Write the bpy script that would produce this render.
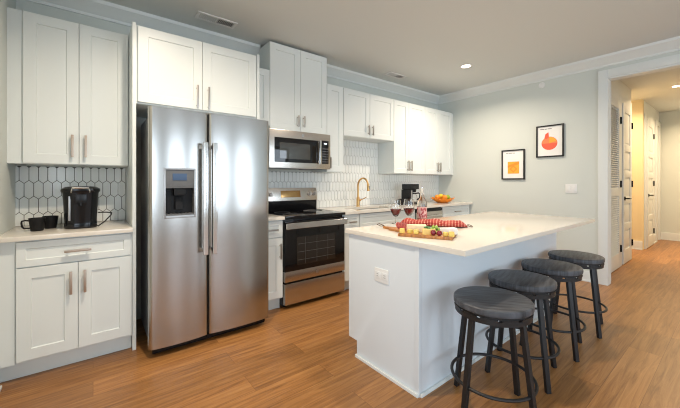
import bpy, bmesh, math, random
from mathutils import Vector, Matrix
random.seed(7)
C = bpy.context.scene
for o in list(bpy.data.objects):
    bpy.data.objects.remove(o)
COL = C.collection
PI = math.pi

# ------------------------------------------------------------------ camera
cd = bpy.data.cameras.new('camera')
cam = bpy.data.objects.new('camera', cd)
COL.objects.link(cam)
cd.sensor_fit = 'HORIZONTAL'
cd.sensor_width = 36.0
cd.lens = 36.0 * 316.0 / 680.0
cd.shift_y = -22.0 / 680.0
cd.clip_start = 0.02
cam.location = (0, 0, 1.25)
cam.rotation_euler = (PI / 2, 0, math.radians(52) - PI / 2)
C.camera = cam

# ------------------------------------------------------------------ exposure, sky, window light
C.view_settings.view_transform = 'Standard'
C.view_settings.look = 'None'
C.view_settings.gamma = 1.0
C.view_settings.use_curve_mapping = False
C.cycles.filter_width = 1.1
C.view_settings.exposure = 0.13
w = bpy.data.worlds.new('sky')
C.world = w
w.use_nodes = True
bg = w.node_tree.nodes['Background']
bg.inputs[0].default_value = (0.78, 0.88, 1.0, 1)
bg.inputs[1].default_value = 1.0


def area(name, loc, rot, sx, sy, power, col):
    l = bpy.data.lights.new(name, 'AREA')
    l.shape = 'RECTANGLE'
    l.size = sx
    l.size_y = sy
    l.energy = power
    l.color = col
    o = bpy.data.objects.new(name, l)
    COL.objects.link(o)
    o.location = loc
    o.rotation_euler = rot
    return o


DAY = (0.76, 0.88, 1.0)
WIN_X = [(-2.2, -0.6), (0.6, 2.2), (3.0, 4.6)]
WIN_Z = (0.5, 2.35)
REAR = -4.2
for a, b in WIN_X:                     # daylight entering through the three rear windows
    area('window_daylight', ((a + b) / 2, REAR + 0.02, sum(WIN_Z) / 2), (PI / 2, 0, 0), b - a, WIN_Z[1] - WIN_Z[0], 40, DAY)
# daylight through the window in the far left wall of the living room
area('window_daylight', (-3.48, -1.6, 1.45), (PI / 2, 0, -PI / 2), 2.2, 1.8, 85, DAY)

# ------------------------------------------------------------------ materials


def mat(name, col, rough=0.5, metal=0.0, spec=0.5, bump=0.0, bscale=200, coat=0.0, var=0.0, vscale=4.0, vstretch=None):
    m = bpy.data.materials.new(name)
    m.use_nodes = True
    nt = m.node_tree
    b = nt.nodes['Principled BSDF']
    b.inputs['Base Color'].default_value = (*col, 1)
    b.inputs['Roughness'].default_value = rough
    b.inputs['Metallic'].default_value = metal
    b.inputs['Specular IOR Level'].default_value = spec
    b.inputs['Coat Weight'].default_value = coat
    tc = nt.nodes.new('ShaderNodeTexCoord')
    mp = nt.nodes.new('ShaderNodeMapping')
    nt.links.new(tc.outputs['Object'], mp.inputs['Vector'])
    if vstretch:
        mp.inputs['Scale'].default_value = vstretch
    if var:
        n = nt.nodes.new('ShaderNodeTexNoise')
        n.inputs['Scale'].default_value = vscale
        n.inputs['Detail'].default_value = 5
        nt.links.new(mp.outputs[0], n.inputs['Vector'])
        r = nt.nodes.new('ShaderNodeValToRGB')
        r.color_ramp.elements[0].position = 0.3
        r.color_ramp.elements[1].position = 0.7
        r.color_ramp.elements[0].color = (*[max(0, c * (1 - var)) for c in col], 1)
        r.color_ramp.elements[1].color = (*[min(1, c * (1 + var)) for c in col], 1)
        nt.links.new(n.outputs['Fac'], r.inputs[0])
        nt.links.new(r.outputs[0], b.inputs['Base Color'])
    if bump:
        n = nt.nodes.new('ShaderNodeTexNoise')
        n.inputs['Scale'].default_value = bscale
        nt.links.new(mp.outputs[0], n.inputs['Vector'])
        bp = nt.nodes.new('ShaderNodeBump')
        bp.inputs['Strength'].default_value = bump
        bp.inputs['Distance'].default_value = 0.01
        nt.links.new(n.outputs['Fac'], bp.inputs['Height'])
        nt.links.new(bp.outputs[0], b.inputs['Normal'])
    return m


def glassmat(name, col, rough=0.0, ior=1.45):
    m = mat(name, col, rough)
    b = m.node_tree.nodes['Principled BSDF']
    b.inputs['Transmission Weight'].default_value = 1.0
    b.inputs['IOR'].default_value = ior
    return m


def emis(name, col, s):
    m = bpy.data.materials.new(name)
    m.use_nodes = True
    b = m.node_tree.nodes['Principled BSDF']
    b.inputs['Base Color'].default_value = (*col, 1)
    b.inputs['Emission Color'].default_value = (*col, 1)
    b.inputs['Emission Strength'].default_value = s
    return m


def wood_floor():
    m = bpy.data.materials.new('oak_planks')
    m.use_nodes = True
    nt = m.node_tree
    L = nt.links.new
    b = nt.nodes['Principled BSDF']
    tc = nt.nodes.new('ShaderNodeTexCoord')
    br = nt.nodes.new('ShaderNodeTexBrick')
    br.offset = 0.37
    br.offset_frequency = 2
    br.inputs['Color1'].default_value = (0.0, 0.0, 0.0, 1)
    br.inputs['Color2'].default_value = (1, 1, 1, 1)
    br.inputs['Mortar'].default_value = (0.5, 0.5, 0.5, 1)
    br.inputs['Scale'].default_value = 1.0
    br.inputs['Mortar Size'].default_value = 0.0012
    br.inputs['Mortar Smooth'].default_value = 0.1
    br.inputs['Brick Width'].default_value = 1.22
    br.inputs['Row Height'].default_value = 0.18
    L(tc.outputs['Object'], br.inputs['Vector'])
    # a different piece of grain for every plank
    sc = nt.nodes.new('ShaderNodeVectorMath')
    sc.operation = 'MULTIPLY_ADD'
    sc.inputs[1].default_value = (7.3, 3.1, 5.0)
    L(br.outputs['Color'], sc.inputs[0])
    mp = nt.nodes.new('ShaderNodeMapping')
    mp.inputs['Scale'].default_value = (1.4, 24, 1)
    L(tc.outputs['Object'], mp.inputs['Vector'])
    L(mp.outputs[0], sc.inputs[2])
    n1 = nt.nodes.new('ShaderNodeTexNoise')
    n1.inputs['Scale'].default_value = 1.3
    n1.inputs['Detail'].default_value = 7
    n1.inputs['Roughness'].default_value = 0.7
    n1.inputs['Distortion'].default_value = 0.9
    L(sc.outputs[0], n1.inputs['Vector'])
    r1 = nt.nodes.new('ShaderNodeValToRGB')
    e = r1.color_ramp.elements
    e[0].position = 0.28
    e[0].color = (0.165, 0.064, 0.017, 1)
    e[1].position = 0.72
    e[1].color = (0.455, 0.228, 0.078, 1)
    k = e.new(0.5)
    k.color = (0.325, 0.148, 0.045, 1)
    L(n1.outputs['Fac'], r1.inputs[0])
    hs = nt.nodes.new('ShaderNodeHueSaturation')
    mr = nt.nodes.new('ShaderNodeMapRange')
    mr.inputs['To Min'].default_value = 0.82
    mr.inputs['To Max'].default_value = 1.14
    L(br.outputs['Color'], mr.inputs['Value'])
    L(mr.outputs[0], hs.inputs['Value'])
    L(r1.outputs[0], hs.inputs['Color'])
    mx = nt.nodes.new('ShaderNodeMixRGB')
    mx.blend_type = 'MULTIPLY'
    mx.inputs['Color2'].default_value = (0.55, 0.5, 0.45, 1)
    L(br.outputs['Fac'], mx.inputs['Fac'])
    L(hs.outputs[0], mx.inputs['Color1'])
    L(mx.outputs[0], b.inputs['Base Color'])
    b.inputs['Roughness'].default_value = 0.36
    bp = nt.nodes.new('ShaderNodeBump')
    bp.inputs['Strength'].default_value = 0.08
    bp.inputs['Distance'].default_value = 0.004
    L(n1.outputs['Fac'], bp.inputs['Height'])
    L(bp.outputs[0], b.inputs['Normal'])
    return m


def gingham():
    m = bpy.data.materials.new('red_gingham')
    m.use_nodes = True
    nt = m.node_tree
    L = nt.links.new
    b = nt.nodes['Principled BSDF']
    b.inputs['Roughness'].default_value = 0.9
    tc = nt.nodes.new('ShaderNodeTexCoord')
    sep = nt.nodes.new('ShaderNodeSeparateXYZ')
    L(tc.outputs['UV'], sep.inputs[0])
    fs = []
    for ax in (0, 1):
        mu = nt.nodes.new('ShaderNodeMath')
        mu.operation = 'PINGPONG'
        mu.inputs[1].default_value = 1.0
        L(sep.outputs[ax], mu.inputs[0])
        gt = nt.nodes.new('ShaderNodeMath')
        gt.operation = 'GREATER_THAN'
        gt.inputs[1].default_value = 0.34
        L(mu.outputs[0], gt.inputs[0])
        fs.append(gt)
    ad = nt.nodes.new('ShaderNodeMath')
    ad.operation = 'ADD'
    L(fs[0].outputs[0], ad.inputs[0])
    L(fs[1].outputs[0], ad.inputs[1])
    dv = nt.nodes.new('ShaderNodeMath')
    dv.operation = 'MULTIPLY'
    dv.inputs[1].default_value = 0.5
    L(ad.outputs[0], dv.inputs[0])
    r = nt.nodes.new('ShaderNodeValToRGB')
    r.color_ramp.interpolation = 'CONSTANT'
    e = r.color_ramp.elements
    e[0].position = 0
    e[0].color = (0.72, 0.45, 0.36, 1)
    e[1].position = 0.3
    e[1].color = (0.50, 0.095, 0.06, 1)
    k = e.new(0.8)
    k.color = (0.30, 0.018, 0.018, 1)
    L(dv.outputs[0], r.inputs[0])
    L(r.outputs[0], b.inputs['Base Color'])
    return m


def quartz():
    m = mat('white_quartz', (0.76, 0.715, 0.64), rough=0.12, var=0.025, vscale=3.0)  # white stone, with some warm lamp light mixed into its base colour
    return m


def brushed_steel(name, col, rough, stretch):
    m = mat(name, col, rough=rough, metal=1.0)
    nt = m.node_tree
    b = nt.nodes['Principled BSDF']
    tc = nt.nodes.new('ShaderNodeTexCoord')
    mp = nt.nodes.new('ShaderNodeMapping')
    mp.inputs['Scale'].default_value = stretch
    n = nt.nodes.new('ShaderNodeTexNoise')
    n.inputs['Scale'].default_value = 30
    n.inputs['Detail'].default_value = 3
    mr = nt.nodes.new('ShaderNodeMapRange')
    mr.inputs['To Min'].default_value = rough - 0.025
    mr.inputs['To Max'].default_value = rough + 0.025
    nt.links.new(tc.outputs['Object'], mp.inputs[0])
    nt.links.new(mp.outputs[0], n.inputs['Vector'])
    nt.links.new(n.outputs['Fac'], mr.inputs['Value'])
    nt.links.new(mr.outputs[0], b.inputs['Roughness'])
    return m


M = dict(
    wall=mat('grey_green_paint', (0.64, 0.68, 0.645), 0.85, bump=0.03),
    yellow=mat('warm_hall_paint', (0.76, 0.64, 0.40), 0.85, bump=0.03),
    ceil=mat('ceiling_paint', (0.68, 0.71, 0.70), 0.9, bump=0.02),
    trim=mat('trim_paint', (0.74, 0.775, 0.765), 0.45),
    cab=mat('cabinet_paint', (0.745, 0.79, 0.78), 0.38),
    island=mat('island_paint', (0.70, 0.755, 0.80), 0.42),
    floor=wood_floor(),
    quartz=quartz(),
    tile=mat('white_glazed_tile', (0.82, 0.85, 0.84), 0.13),
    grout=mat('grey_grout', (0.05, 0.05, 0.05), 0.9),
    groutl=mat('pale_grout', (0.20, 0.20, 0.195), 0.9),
    steel=brushed_steel('brushed_steel', (0.47, 0.46, 0.445), 0.22, (0.3, 0.3, 120)),
    steelw=brushed_steel('warm_brushed_steel', (0.56, 0.525, 0.485), 0.24, (0.3, 0.3, 40)),
    steelp=mat('polished_steel', (0.72, 0.71, 0.70), 0.16, 1.0),
    nickel=mat('brushed_nickel', (0.46, 0.43, 0.40), 0.33, 1.0),
    bronze=mat('champagne_nickel', (0.45, 0.36, 0.29), 0.35, 1.0),
    gold=mat('brushed_gold', (0.66, 0.40, 0.16), 0.3, 1.0),
    black=mat('black_plastic', (0.006, 0.006, 0.007), 0.25, spec=0.3),
    gloss=mat('gloss_black_plastic', (0.005, 0.006, 0.008), 0.12, spec=0.4),
    matte=mat('matte_black_ceramic', (0.008, 0.008, 0.009), 0.5, spec=0.25),
    bglass=mat('black_glass', (0.006, 0.006, 0.007), 0.05),
    owin=mat('oven_window_glass', (0.022, 0.018, 0.015), 0.04),
    mwin=mat('microwave_window', (0.05, 0.052, 0.05), 0.06, spec=0.9),
    silver=mat('silver_sheet', (0.40, 0.41, 0.42), 0.4),
    dark=mat('dark_grey_sheet', (0.03, 0.03, 0.032), 0.5),
    grey=mat('grey_plastic', (0.11, 0.113, 0.118), 0.4),
    lgrey=mat('silver_plastic', (0.36, 0.37, 0.38), 0.3, 0.6),
    iron=mat('black_iron', (0.028, 0.027, 0.028), 0.42, 0.5, bump=0.1, bscale=300),
    seat=mat('black_stained_wood', (0.060, 0.065, 0.075), 0.45, bump=0.25, bscale=9, var=0.7, vscale=5, vstretch=(1.0, 10, 1)),
    white=mat('white_plastic', (0.78, 0.79, 0.785), 0.35),
    paper=mat('white_paper', (0.86, 0.86, 0.84), 0.7),
    frame=mat('black_frame', (0.012, 0.012, 0.013), 0.4),
    orange=mat('orange_print', (0.93, 0.42, 0.045), 0.7),
    orange2=mat('deep_orange_print', (0.88, 0.30, 0.03), 0.7),
    red=mat('coral_print', (0.86, 0.13, 0.07), 0.7),
    red2=mat('light_coral_print', (0.90, 0.25, 0.10), 0.7),
    text=mat('grey_print', (0.25, 0.25, 0.25), 0.7),
    glass=glassmat('clear_glass', (1, 1, 1)),
    wine=mat('red_wine', (0.16, 0.006, 0.008), 0.05),
    rose=glassmat('bottle_glass', (0.97, 0.93, 0.90)),
    roseliq=mat('pink_wine', (0.62, 0.26, 0.22), 0.1),
    label=mat('bottle_label', (0.72, 0.45, 0.40), 0.6),
    labelr=mat('label_red_print', (0.42, 0.07, 0.08), 0.6),
    board=mat('acacia_board', (0.42, 0.17, 0.045), 0.45, var=0.4, vscale=8, vstretch=(1, 10, 1)),
    gingham=gingham(),
    cheese=mat('yellow_cheese', (0.83, 0.60, 0.14), 0.5, var=0.08, vscale=40),
    cheddar=mat('golden_cheese', (0.84, 0.56, 0.17), 0.5, var=0.08, vscale=40),
    pale=mat('pale_cheese', (0.84, 0.72, 0.48), 0.5, var=0.06, vscale=40),
    brie=mat('white_cheese_rind', (0.85, 0.84, 0.80), 0.6),
    salami=mat('salami', (0.45, 0.10, 0.085), 0.5, var=0.4, vscale=120),
    rgrape=mat('red_grape', (0.22, 0.012, 0.03), 0.2),
    ggrape=mat('green_grape', (0.36, 0.50, 0.10), 0.25),
    herb=mat('green_herb', (0.06, 0.20, 0.05), 0.5),
    orangef=mat('orange_peel', (0.85, 0.30, 0.02), 0.45, bump=0.2, bscale=250),
    lemon=mat('lemon_peel', (0.83, 0.62, 0.05), 0.4),
    lime=mat('lime_peel', (0.30, 0.45, 0.04), 0.4),
    apple=mat('red_apple', (0.38, 0.05, 0.02), 0.3),
    bowl=mat('orange_bowl', (0.80, 0.26, 0.02), 0.35),
    cord=mat('black_cord', (0.012, 0.012, 0.012), 0.5),
    rope=mat('brown_cord', (0.10, 0.055, 0.03), 0.8),
    coffee=mat('carafe_dark', (0.02, 0.012, 0.008), 0.1),
    sink=mat('sink_steel', (0.55, 0.55, 0.55), 0.3, 1.0),
    screen=emis('blue_display', (0.04, 0.08, 0.16), 0.2),
    goldrefl=mat('display_gold_reflection', (0.42, 0.25, 0.10), 0.15, 0.8),  # warm reflection on the glossy range panel, painted in as gold-brown
    digits=emis('pale_digits', (0.8, 0.9, 1.0), 1.0),
    lamp=emis('lamp_diffuser', (1.0, 0.83, 0.58), 14.0),
    pane=glassmat('window_pane', (1, 1, 1)),
    ventd=mat('vent_dark', (0.05, 0.05, 0.05), 0.8),
    logo=mat('emblem_grey', (0.28, 0.28, 0.29), 0.3, 0.8),
)

# ------------------------------------------------------------------ mesh helpers


class MB:
    def __init__(self):
        self.bm = bmesh.new()
        self.mi = 0

    def _add(self, t, bev=0.0, seg=2, mi=None):
        if bev > 0:
            bmesh.ops.bevel(t, geom=list(t.edges), offset=bev, segments=seg, profile=0.7, affect='EDGES', clamp_overlap=True)
        bmesh.ops.recalc_face_normals(t, faces=t.faces)
        if mi is not None:
            for f in t.faces:
                f.material_index = mi
        me = bpy.data.meshes.new('tmp')
        t.to_mesh(me)
        t.free()
        self.bm.from_mesh(me)
        bpy.data.meshes.remove(me)
        return self

    def box(self, x0, x1, y0, y1, z0, z1, bev=0.0, seg=2, mi=None):
        t = bmesh.new()
        bmesh.ops.create_cube(t, size=1)
        for v in t.verts:
            v.co = Vector(((x0 + x1) / 2 + v.co.x * (x1 - x0), (y0 + y1) / 2 + v.co.y * (y1 - y0), (z0 + z1) / 2 + v.co.z * (z1 - z0)))
        return self._add(t, bev, seg, mi)

    def obox(self, c, size, rotz, bev=0.0, tilt=None, mi=None):
        t = bmesh.new()
        bmesh.ops.create_cube(t, size=1)
        R = Matrix.Rotation(rotz, 3, 'Z')
        if tilt:
            R = R @ Matrix.Rotation(tilt[1], 3, tilt[0])
        for v in t.verts:
            v.co = Vector(c) + R @ Vector((v.co.x * size[0], v.co.y * size[1], v.co.z * size[2]))
        return self._add(t, bev, 2, mi)

    def prism(self, poly, lo, hi, axis='z', bev=0.0, seg=2, mi=None):
        # poly: 2D points in the plane across `axis`
        t = bmesh.new()

        def P(p, h):
            if axis == 'z':
                return (p[0], p[1], h)
            if axis == 'x':
                return (h, p[0], p[1])
            return (p[0], h, p[1])
        a = [t.verts.new(P(p, lo)) for p in poly]
        b = [t.verts.new(P(p, hi)) for p in poly]
        t.faces.new(a)
        t.faces.new(list(reversed(b)))
        n = len(poly)
        for i in range(n):
            t.faces.new((a[i], a[(i + 1) % n], b[(i + 1) % n], b[i]))
        return self._add(t, bev, seg, mi)

    def lathe(self, prof, c, seg=32, sx=1.0, sy=1.0, mi=None, rotz=0.0):
        t = bmesh.new()
        rings = []
        for r, z in prof:
            if r < 1e-6:
                rings.append([t.verts.new((c[0], c[1], c[2] + z))])
            else:
                rings.append([t.verts.new((c[0] + r * sx * math.cos(2 * PI * i / seg + rotz), c[1] + r * sy * math.sin(2 * PI * i / seg + rotz), c[2] + z)) for i in range(seg)])
        for A, B in zip(rings, rings[1:]):
            for i in range(seg):
                j = (i + 1) % seg
                if len(A) == 1 and len(B) > 1:
                    t.faces.new((A[0], B[j], B[i]))
                elif len(B) == 1 and len(A) > 1:
                    t.faces.new((A[i], A[j], B[0]))
                elif len(A) > 1:
                    t.faces.new((A[i], A[j], B[j], B[i]))
        return self._add(t, 0, 2, mi)

    def cyl(self, p0, p1, r, seg=20, r1=None, mi=None):
        return self.tube([p0, p1], r, seg, r1=r1, mi=mi)

    def tube(self, pts, r, seg=10, closed=False, r1=None, square=False, mi=None):
        t = bmesh.new()
        P = [Vector(p) for p in pts]
        n = len(P)
        rings = []
        up = Vector((0, 0, 1))
        prev = None
        for i in range(n):
            if closed:
                d = P[(i + 1) % n] - P[(i - 1) % n]
            else:
                d = P[min(i + 1, n - 1)] - P[max(i - 1, 0)]
            d.normalize()
            if prev is None:
                u = d.cross(up)
                if u.length < 1e-3:
                    u = Vector((1, 0, 0))
                u.normalize()
            else:
                u = prev - d * prev.dot(d)
                u.normalize()
            prev = u
            v = d.cross(u)
            rr = r if r1 is None else r + (r1 - r) * i / max(1, n - 1)
            rings.append([t.verts.new(P[i] + (u * math.cos(2 * PI * k / seg + (PI / 4 if square else 0)) + v * math.sin(2 * PI * k / seg + (PI / 4 if square else 0))) * rr) for k in range(seg)])
        m = n if closed else n - 1
        for i in range(m):
            A, B = rings[i], rings[(i + 1) % n]
            for k in range(seg):
                l = (k + 1) % seg
                t.faces.new((A[k], A[l], B[l], B[k]))
        if not closed:
            t.faces.new(list(reversed(rings[0])))
            t.faces.new(rings[-1])
        return self._add(t, 0, 2, mi)

    def ball(self, c, r, sz=(1, 1, 1), sub=2, mi=None):
        t = bmesh.new()
        bmesh.ops.create_icosphere(t, subdivisions=sub, radius=r)
        for v in t.verts:
            v.co = Vector(c) + Vector((v.co.x * sz[0], v.co.y * sz[1], v.co.z * sz[2]))
        return self._add(t, 0, 2, mi)


def rot_all(mb, M4):
    bmesh.ops.transform(mb.bm, matrix=M4, verts=mb.bm.verts)


def root_of(o):
    while o.parent:
        o = o.parent
    return o


def fin(name, mb, m, parent=None, local=False, smooth=35):
    """link the collected shapes as ONE mesh object; world coordinates unless local"""
    bm = mb.bm
    if not local and parent is not None:
        off = root_of(parent).location
        bmesh.ops.translate(bm, verts=bm.verts, vec=-Vector(off))
    for f in bm.faces:
        f.smooth = True
    for e in bm.edges:
        if len(e.link_faces) == 2:
            e.smooth = e.calc_face_angle(0) < math.radians(smooth)
    me = bpy.data.meshes.new(name)
    bm.to_mesh(me)
    bm.free()
    for mm in (m if isinstance(m, (list, tuple)) else [m]):
        me.materials.append(mm)
    o = bpy.data.objects.new(name, me)
    COL.objects.link(o)
    if parent is not None:
        o.parent = parent
    return o


def tag(o, label, cat, group=None):
    o['label'] = label
    o['category'] = cat
    if group:
        o['group'] = group
    return o


def thing(name, label, cat, loc, group=None, rz=0.0):
    o = bpy.data.objects.new(name, None)
    o.empty_display_size = 0.1
    COL.objects.link(o)
    o.location = loc
    o.rotation_euler = (0, 0, rz)
    return tag(o, label, cat, group)


def single(name, mb, m, label, cat, origin, group=None, smooth=35):
    bmesh.ops.translate(mb.bm, verts=mb.bm.verts, vec=-Vector(origin))
    o = fin(name, mb, m, None, True, smooth)
    o.location = origin
    return tag(o, label, cat, group)


def struct(name, mb, m, parent=None):
    o = fin(name, mb, m, parent, True)
    if parent is None:
        o['kind'] = 'structure'
    return o


def copy_tree(o, parent=None):
    c = o.copy()
    COL.objects.link(c)
    if parent is not None:
        c.parent = parent
    for ch in list(o.children):
        copy_tree(ch, c)
    return c


# ------------------------------------------------------------------ room shell
W = 3.40       # back wall
XL = -0.462    # left wall
XR = 4.90      # right wall
H = 2.77
FAR = 9.75     # end of the hall
HY = 1.15      # left wall of the hall
HR = -0.55     # right wall of the hall

b = MB()
b.box(-3.6, FAR + 0.1, REAR - 0.1, W + 0.1, -0.1, 0)
struct('floor', b, M['floor'])
b = MB()
b.box(-3.6, FAR + 0.1, REAR - 0.1, W + 0.1, H, H + 0.1)
struct('ceiling', b, M['ceil'])
b = MB()
b.box(XL - 0.12, XR + 0.12, W, W + 0.12, 0, H)
struct('wall_back', b, M['wall'])
b = MB()
b.box(XL - 0.12, XL, 0.9, W, 0, H)
b.box(-3.6, XL - 0.12, 0.9, 1.02, 0, H)
struct('wall_left', b, M['wall'])
b = MB()
b.box(-3.62, -3.5, REAR, 0.9, 0, 0.55)
b.box(-3.62, -3.5, REAR, 0.9, 2.35, H)
b.box(-3.62, -3.5, REAR, -2.7, 0.55, 2.35)
b.box(-3.62, -3.5, -0.5, 0.9, 0.55, 2.35)
struct('wall_far_left', b, M['wall'])
OP0, OP1, OPZ = 1.033, -0.45, 2.51      # cased opening to the hall
b = MB()
b.box(XR, XR + 0.12, OP0, W, 0, H)
b.box(XR, XR + 0.12, REAR, OP1, 0, H)
b.box(XR, XR + 0.12, OP1, OP0, OPZ, H)
struct('wall_right', b, M['wall'])
b = MB()
xs = [-3.6] + [v for ab in WIN_X for v in ab] + [XR + 0.12]
for i in range(0, len(xs), 2):
    b.box(xs[i], xs[i + 1], REAR - 0.12, REAR, 0, H)
for a, c in WIN_X:
    b.box(a, c, REAR - 0.12, REAR, 0, WIN_Z[0])
    b.box(a, c, REAR - 0.12, REAR, WIN_Z[1], H)
struct('wall_rear', b, M['wall'])
for i, (a, c) in enumerate(WIN_X):
    b = MB()
    for q in (a, c - 0.06, (a + c) / 2 - 0.03):
        b.box(q, q + 0.06, REAR - 0.1, REAR - 0.02, *WIN_Z)
    for z in (WIN_Z[0], WIN_Z[1] - 0.06, (WIN_Z[0] + WIN_Z[1]) / 2 - 0.03):
        b.box(a, c, REAR - 0.1, REAR - 0.02, z, z + 0.06)
    f = struct('window_%d' % (i + 1), b, M['trim'])

# hall
b = MB()
b.box(XR + 0.12, 7.0, HY, HY + 0.12, 0, H)
b.box(XR + 0.12, XR + 0.24, OP0, HY, 0, H)
b.box(6.88, 7.0, HY + 0.12, 2.2, 0, H)
b.box(8.07, FAR, HY, HY + 0.12, 0, H)
struct('wall_hall_left', b, M['trim'])
b = MB()
b.box(7.95, 8.07, HY, 2.2, 0, H)
b.box(7.0, 8.07, 2.2, 2.3, 0, H)
struct('wall_hall_recess', b, M['yellow'])
b = MB()
b.box(FAR, FAR + 0.12, HR - 0.2, HY + 0.12, 0, H)
b.box(XR + 0.12, FAR, HR - 0.12, HR, 0, H)
struct('wall_hall_end', b, M['wall'])


# crown moulding, profile (distance from wall, z)
CP = [(0, 2.645), (0.012, 2.645), (0.016, 2.668), (0.03, 2.68), (0.075, 2.735), (0.088, 2.742), (0.095, 2.77), (0, 2.77)]
b = MB()
for x0, x1 in ((XL, 1.4645), (2.2005, XR)):
    b.prism([(W - d, z) for d, z in CP], x0, x1, 'x')
struct('trim_1', b, M['trim'])
b = MB()
b.prism([(XR - d, z) for d, z in CP], REAR, W, 'y')
struct('trim_2', b, M['trim'])
b = MB()
b.prism([(XL + d, z) for d, z in CP], 1.0, W, 'y')
struct('trim_3', b, M['trim'])


def casing(bm, x, side, y0, y1, zt, wd=0.095, th=0.02):
    xx = sorted((x, x - th * side))
    bm.box(xx[0], xx[1], y0, y0 + wd, 0, zt + wd, 0.004)
    bm.box(xx[0], xx[1], y1 - wd, y1, 0, zt + wd, 0.004)
    bm.box(xx[0], xx[1], y1, y0, zt, zt + wd, 0.004)


b = MB()
casing(b, XR, 1, OP0 - 0.02, OP1 + 0.02, OPZ)
b.box(XR - 0.004, XR + 0.124, OP0 - 0.02, OP0 + 0.002, 0, OPZ)
b.box(XR - 0.004, XR + 0.124, OP1 - 0.002, OP1 + 0.02, 0, OPZ)
b.box(XR - 0.004, XR + 0.124, OP1, OP0, OPZ - 0.018, OPZ + 0.002)
struct('trim_4', b, M['trim'])


def base_x(name, x0, x1, y, d, h=0.13, t=0.016):     # baseboard running along X on wall plane y, room on side d
    b = MB()
    ys = sorted((y, y + d * t))
    b.box(x0, x1, ys[0], ys[1], 0, h, 0.004)
    ys = sorted((y, y + d * (t + 0.012)))
    b.box(x0, x1, ys[0], ys[1], 0, 0.02, 0.004)
    struct(name, b, M['trim'])


def base_y(name, y0, y1, x, d, h=0.13, t=0.016):
    b = MB()
    xs = sorted((x, x + d * t))
    b.box(xs[0], xs[1], y0, y1, 0, h, 0.004)
    xs = sorted((x, x + d * (t + 0.012)))
    b.box(xs[0], xs[1], y0, y1, 0, 0.02, 0.004)
    struct(name, b, M['trim'])


base_y('baseboard_left', 0.9, 2.77, XL, 1)
base_y('baseboard_right', OP0 + 0.1, 2.74, XR, -1)
base_y('baseboard_hall_end', HR, HY, FAR, -1, 0.16)
base_y('baseboard_recess', HY + 0.001, 2.2, 7.95, -1, 0.16)
base_x('baseboard_hall_far', 8.9, 9.25, HY, -1, 0.16)


# doors in the hall's left wall
def hall_door(n, x0, x1, zt, louver, hinge_right, lever):
    y = HY
    t = MB()
    t.box(x0 - 0.09, x0, y - 0.02, y, 0, zt + 0.09, 0.004)
    t.box(x1, x1 + 0.09, y - 0.02, y, 0, zt + 0.09, 0.004)
    t.box(x0, x1, y - 0.02, y, zt, zt + 0.09, 0.004)
    d = MB()
    y1, y0 = y - 0.001, y - 0.034
    st = 0.10
    d.box(x0 + .004, x0 + st, y0, y1, 0.012, zt - .004, 0.003)
    d.box(x1 - st, x1 - .004, y0, y1, 0.012, zt - .004, 0.003)
    rows = [0.012, 0.22, 1.05, 1.16, zt - 0.13, zt - 0.004] if louver else [0.012, 0.22, 0.52, 0.62, 0.92, 1.02, 1.32, 1.42, 1.72, 1.82, zt - 0.13, zt - 0.004]
    for i in range(0, len(rows), 2):
        d.box(x0 + st, x1 - st, y0, y1, rows[i], rows[i + 1], 0.003)
    for i in range(1, len(rows) - 1, 2):
        if louver:
            d.box(x0 + st, x1 - st, y1 - 0.004, y1, rows[i], rows[i + 1])
            z = rows[i] + 0.012
            while z < rows[i + 1]:
                d.obox(((x0 + x1) / 2, y - 0.018, z), (x1 - x0 - 2 * st, 0.036, 0.007), 0, tilt=('X', 0.7))
                z += 0.03
        else:
            d.box(x0 + st, x1 - st, y0 + 0.014, y1, rows[i], rows[i + 1])
            d.box(x0 + st + 0.03, x1 - st - 0.03, y0 + 0.006, y1, rows[i] + 0.03, rows[i + 1] - 0.03, 0.006)
    o = struct('door_%d' % n, d, M['trim'])
    struct('door_frame', t, M['trim'], o)
    hx = x1 if hinge_right else x0
    for z in ((0.28, 1.22, 2.15) if louver or True else ()):
        h = MB()
        h.cyl((hx, y - 0.042, z - 0.05), (hx, y - 0.042, z + 0.05), 0.009, 10)
        h.box(hx - 0.03, hx + 0.03, y - 0.037, y - 0.033, z - 0.05, z + 0.05)
        struct('hinge', h, M['black'], o)
    if lever:
        lx = x0 + 0.07 if hinge_right else x1 - 0.07
        h = MB()
        h.cyl((lx, y - 0.034, 1.0), (lx, y - 0.045, 1.0), 0.03, 20)
        h.cyl((lx, y - 0.04, 1.0), (lx, y - 0.09, 1.0), 0.01, 12)
        h.tube([(lx, y - 0.088, 1.0), (lx + 0.05, y - 0.09, 1.0), (lx + 0.12, y - 0.088, 0.998)], 0.009, 10)
        struct('door_handle', h, M['black'], o)
    return o


hall_door(1, 5.22, 6.08, 2.44, True, True, False)
hall_door(2, 6.26, 6.83, 2.44, False, True, True)
hall_door(3, 8.20, 8.80, 2.44, False, True, True)
b = MB()
b.box(9.22, 9.32, HY - 0.03, HY, 0, 2.53, 0.004)
b.box(9.62, 9.70, HY - 0.03, HY, 0, 2.53, 0.004)
b.box(9.32, 9.62, HY - 0.03, HY, 2.44, 2.53, 0.004)
struct('trim_5', b, M['trim'])


# ------------------------------------------------------------------ picket tile backsplash
def clip(poly, x0, x1, z0, z1):
    for ax, v, s in ((0, x0, 1), (0, x1, -1), (1, z0, 1), (1, z1, -1)):
        out = []
        for i in range(len(poly)):
            p, q = poly[i - 1], poly[i]
            ip, iq = (p[ax] - v) * s >= 0, (q[ax] - v) * s >= 0
            if ip != iq:
                k = (v - p[ax]) / (q[ax] - p[ax])
                out.append((p[0] + (q[0] - p[0]) * k, p[1] + (q[1] - p[1]) * k))
            if iq:
                out.append(q)
        poly = out
        if len(poly) < 3:
            return []
    return poly


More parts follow.
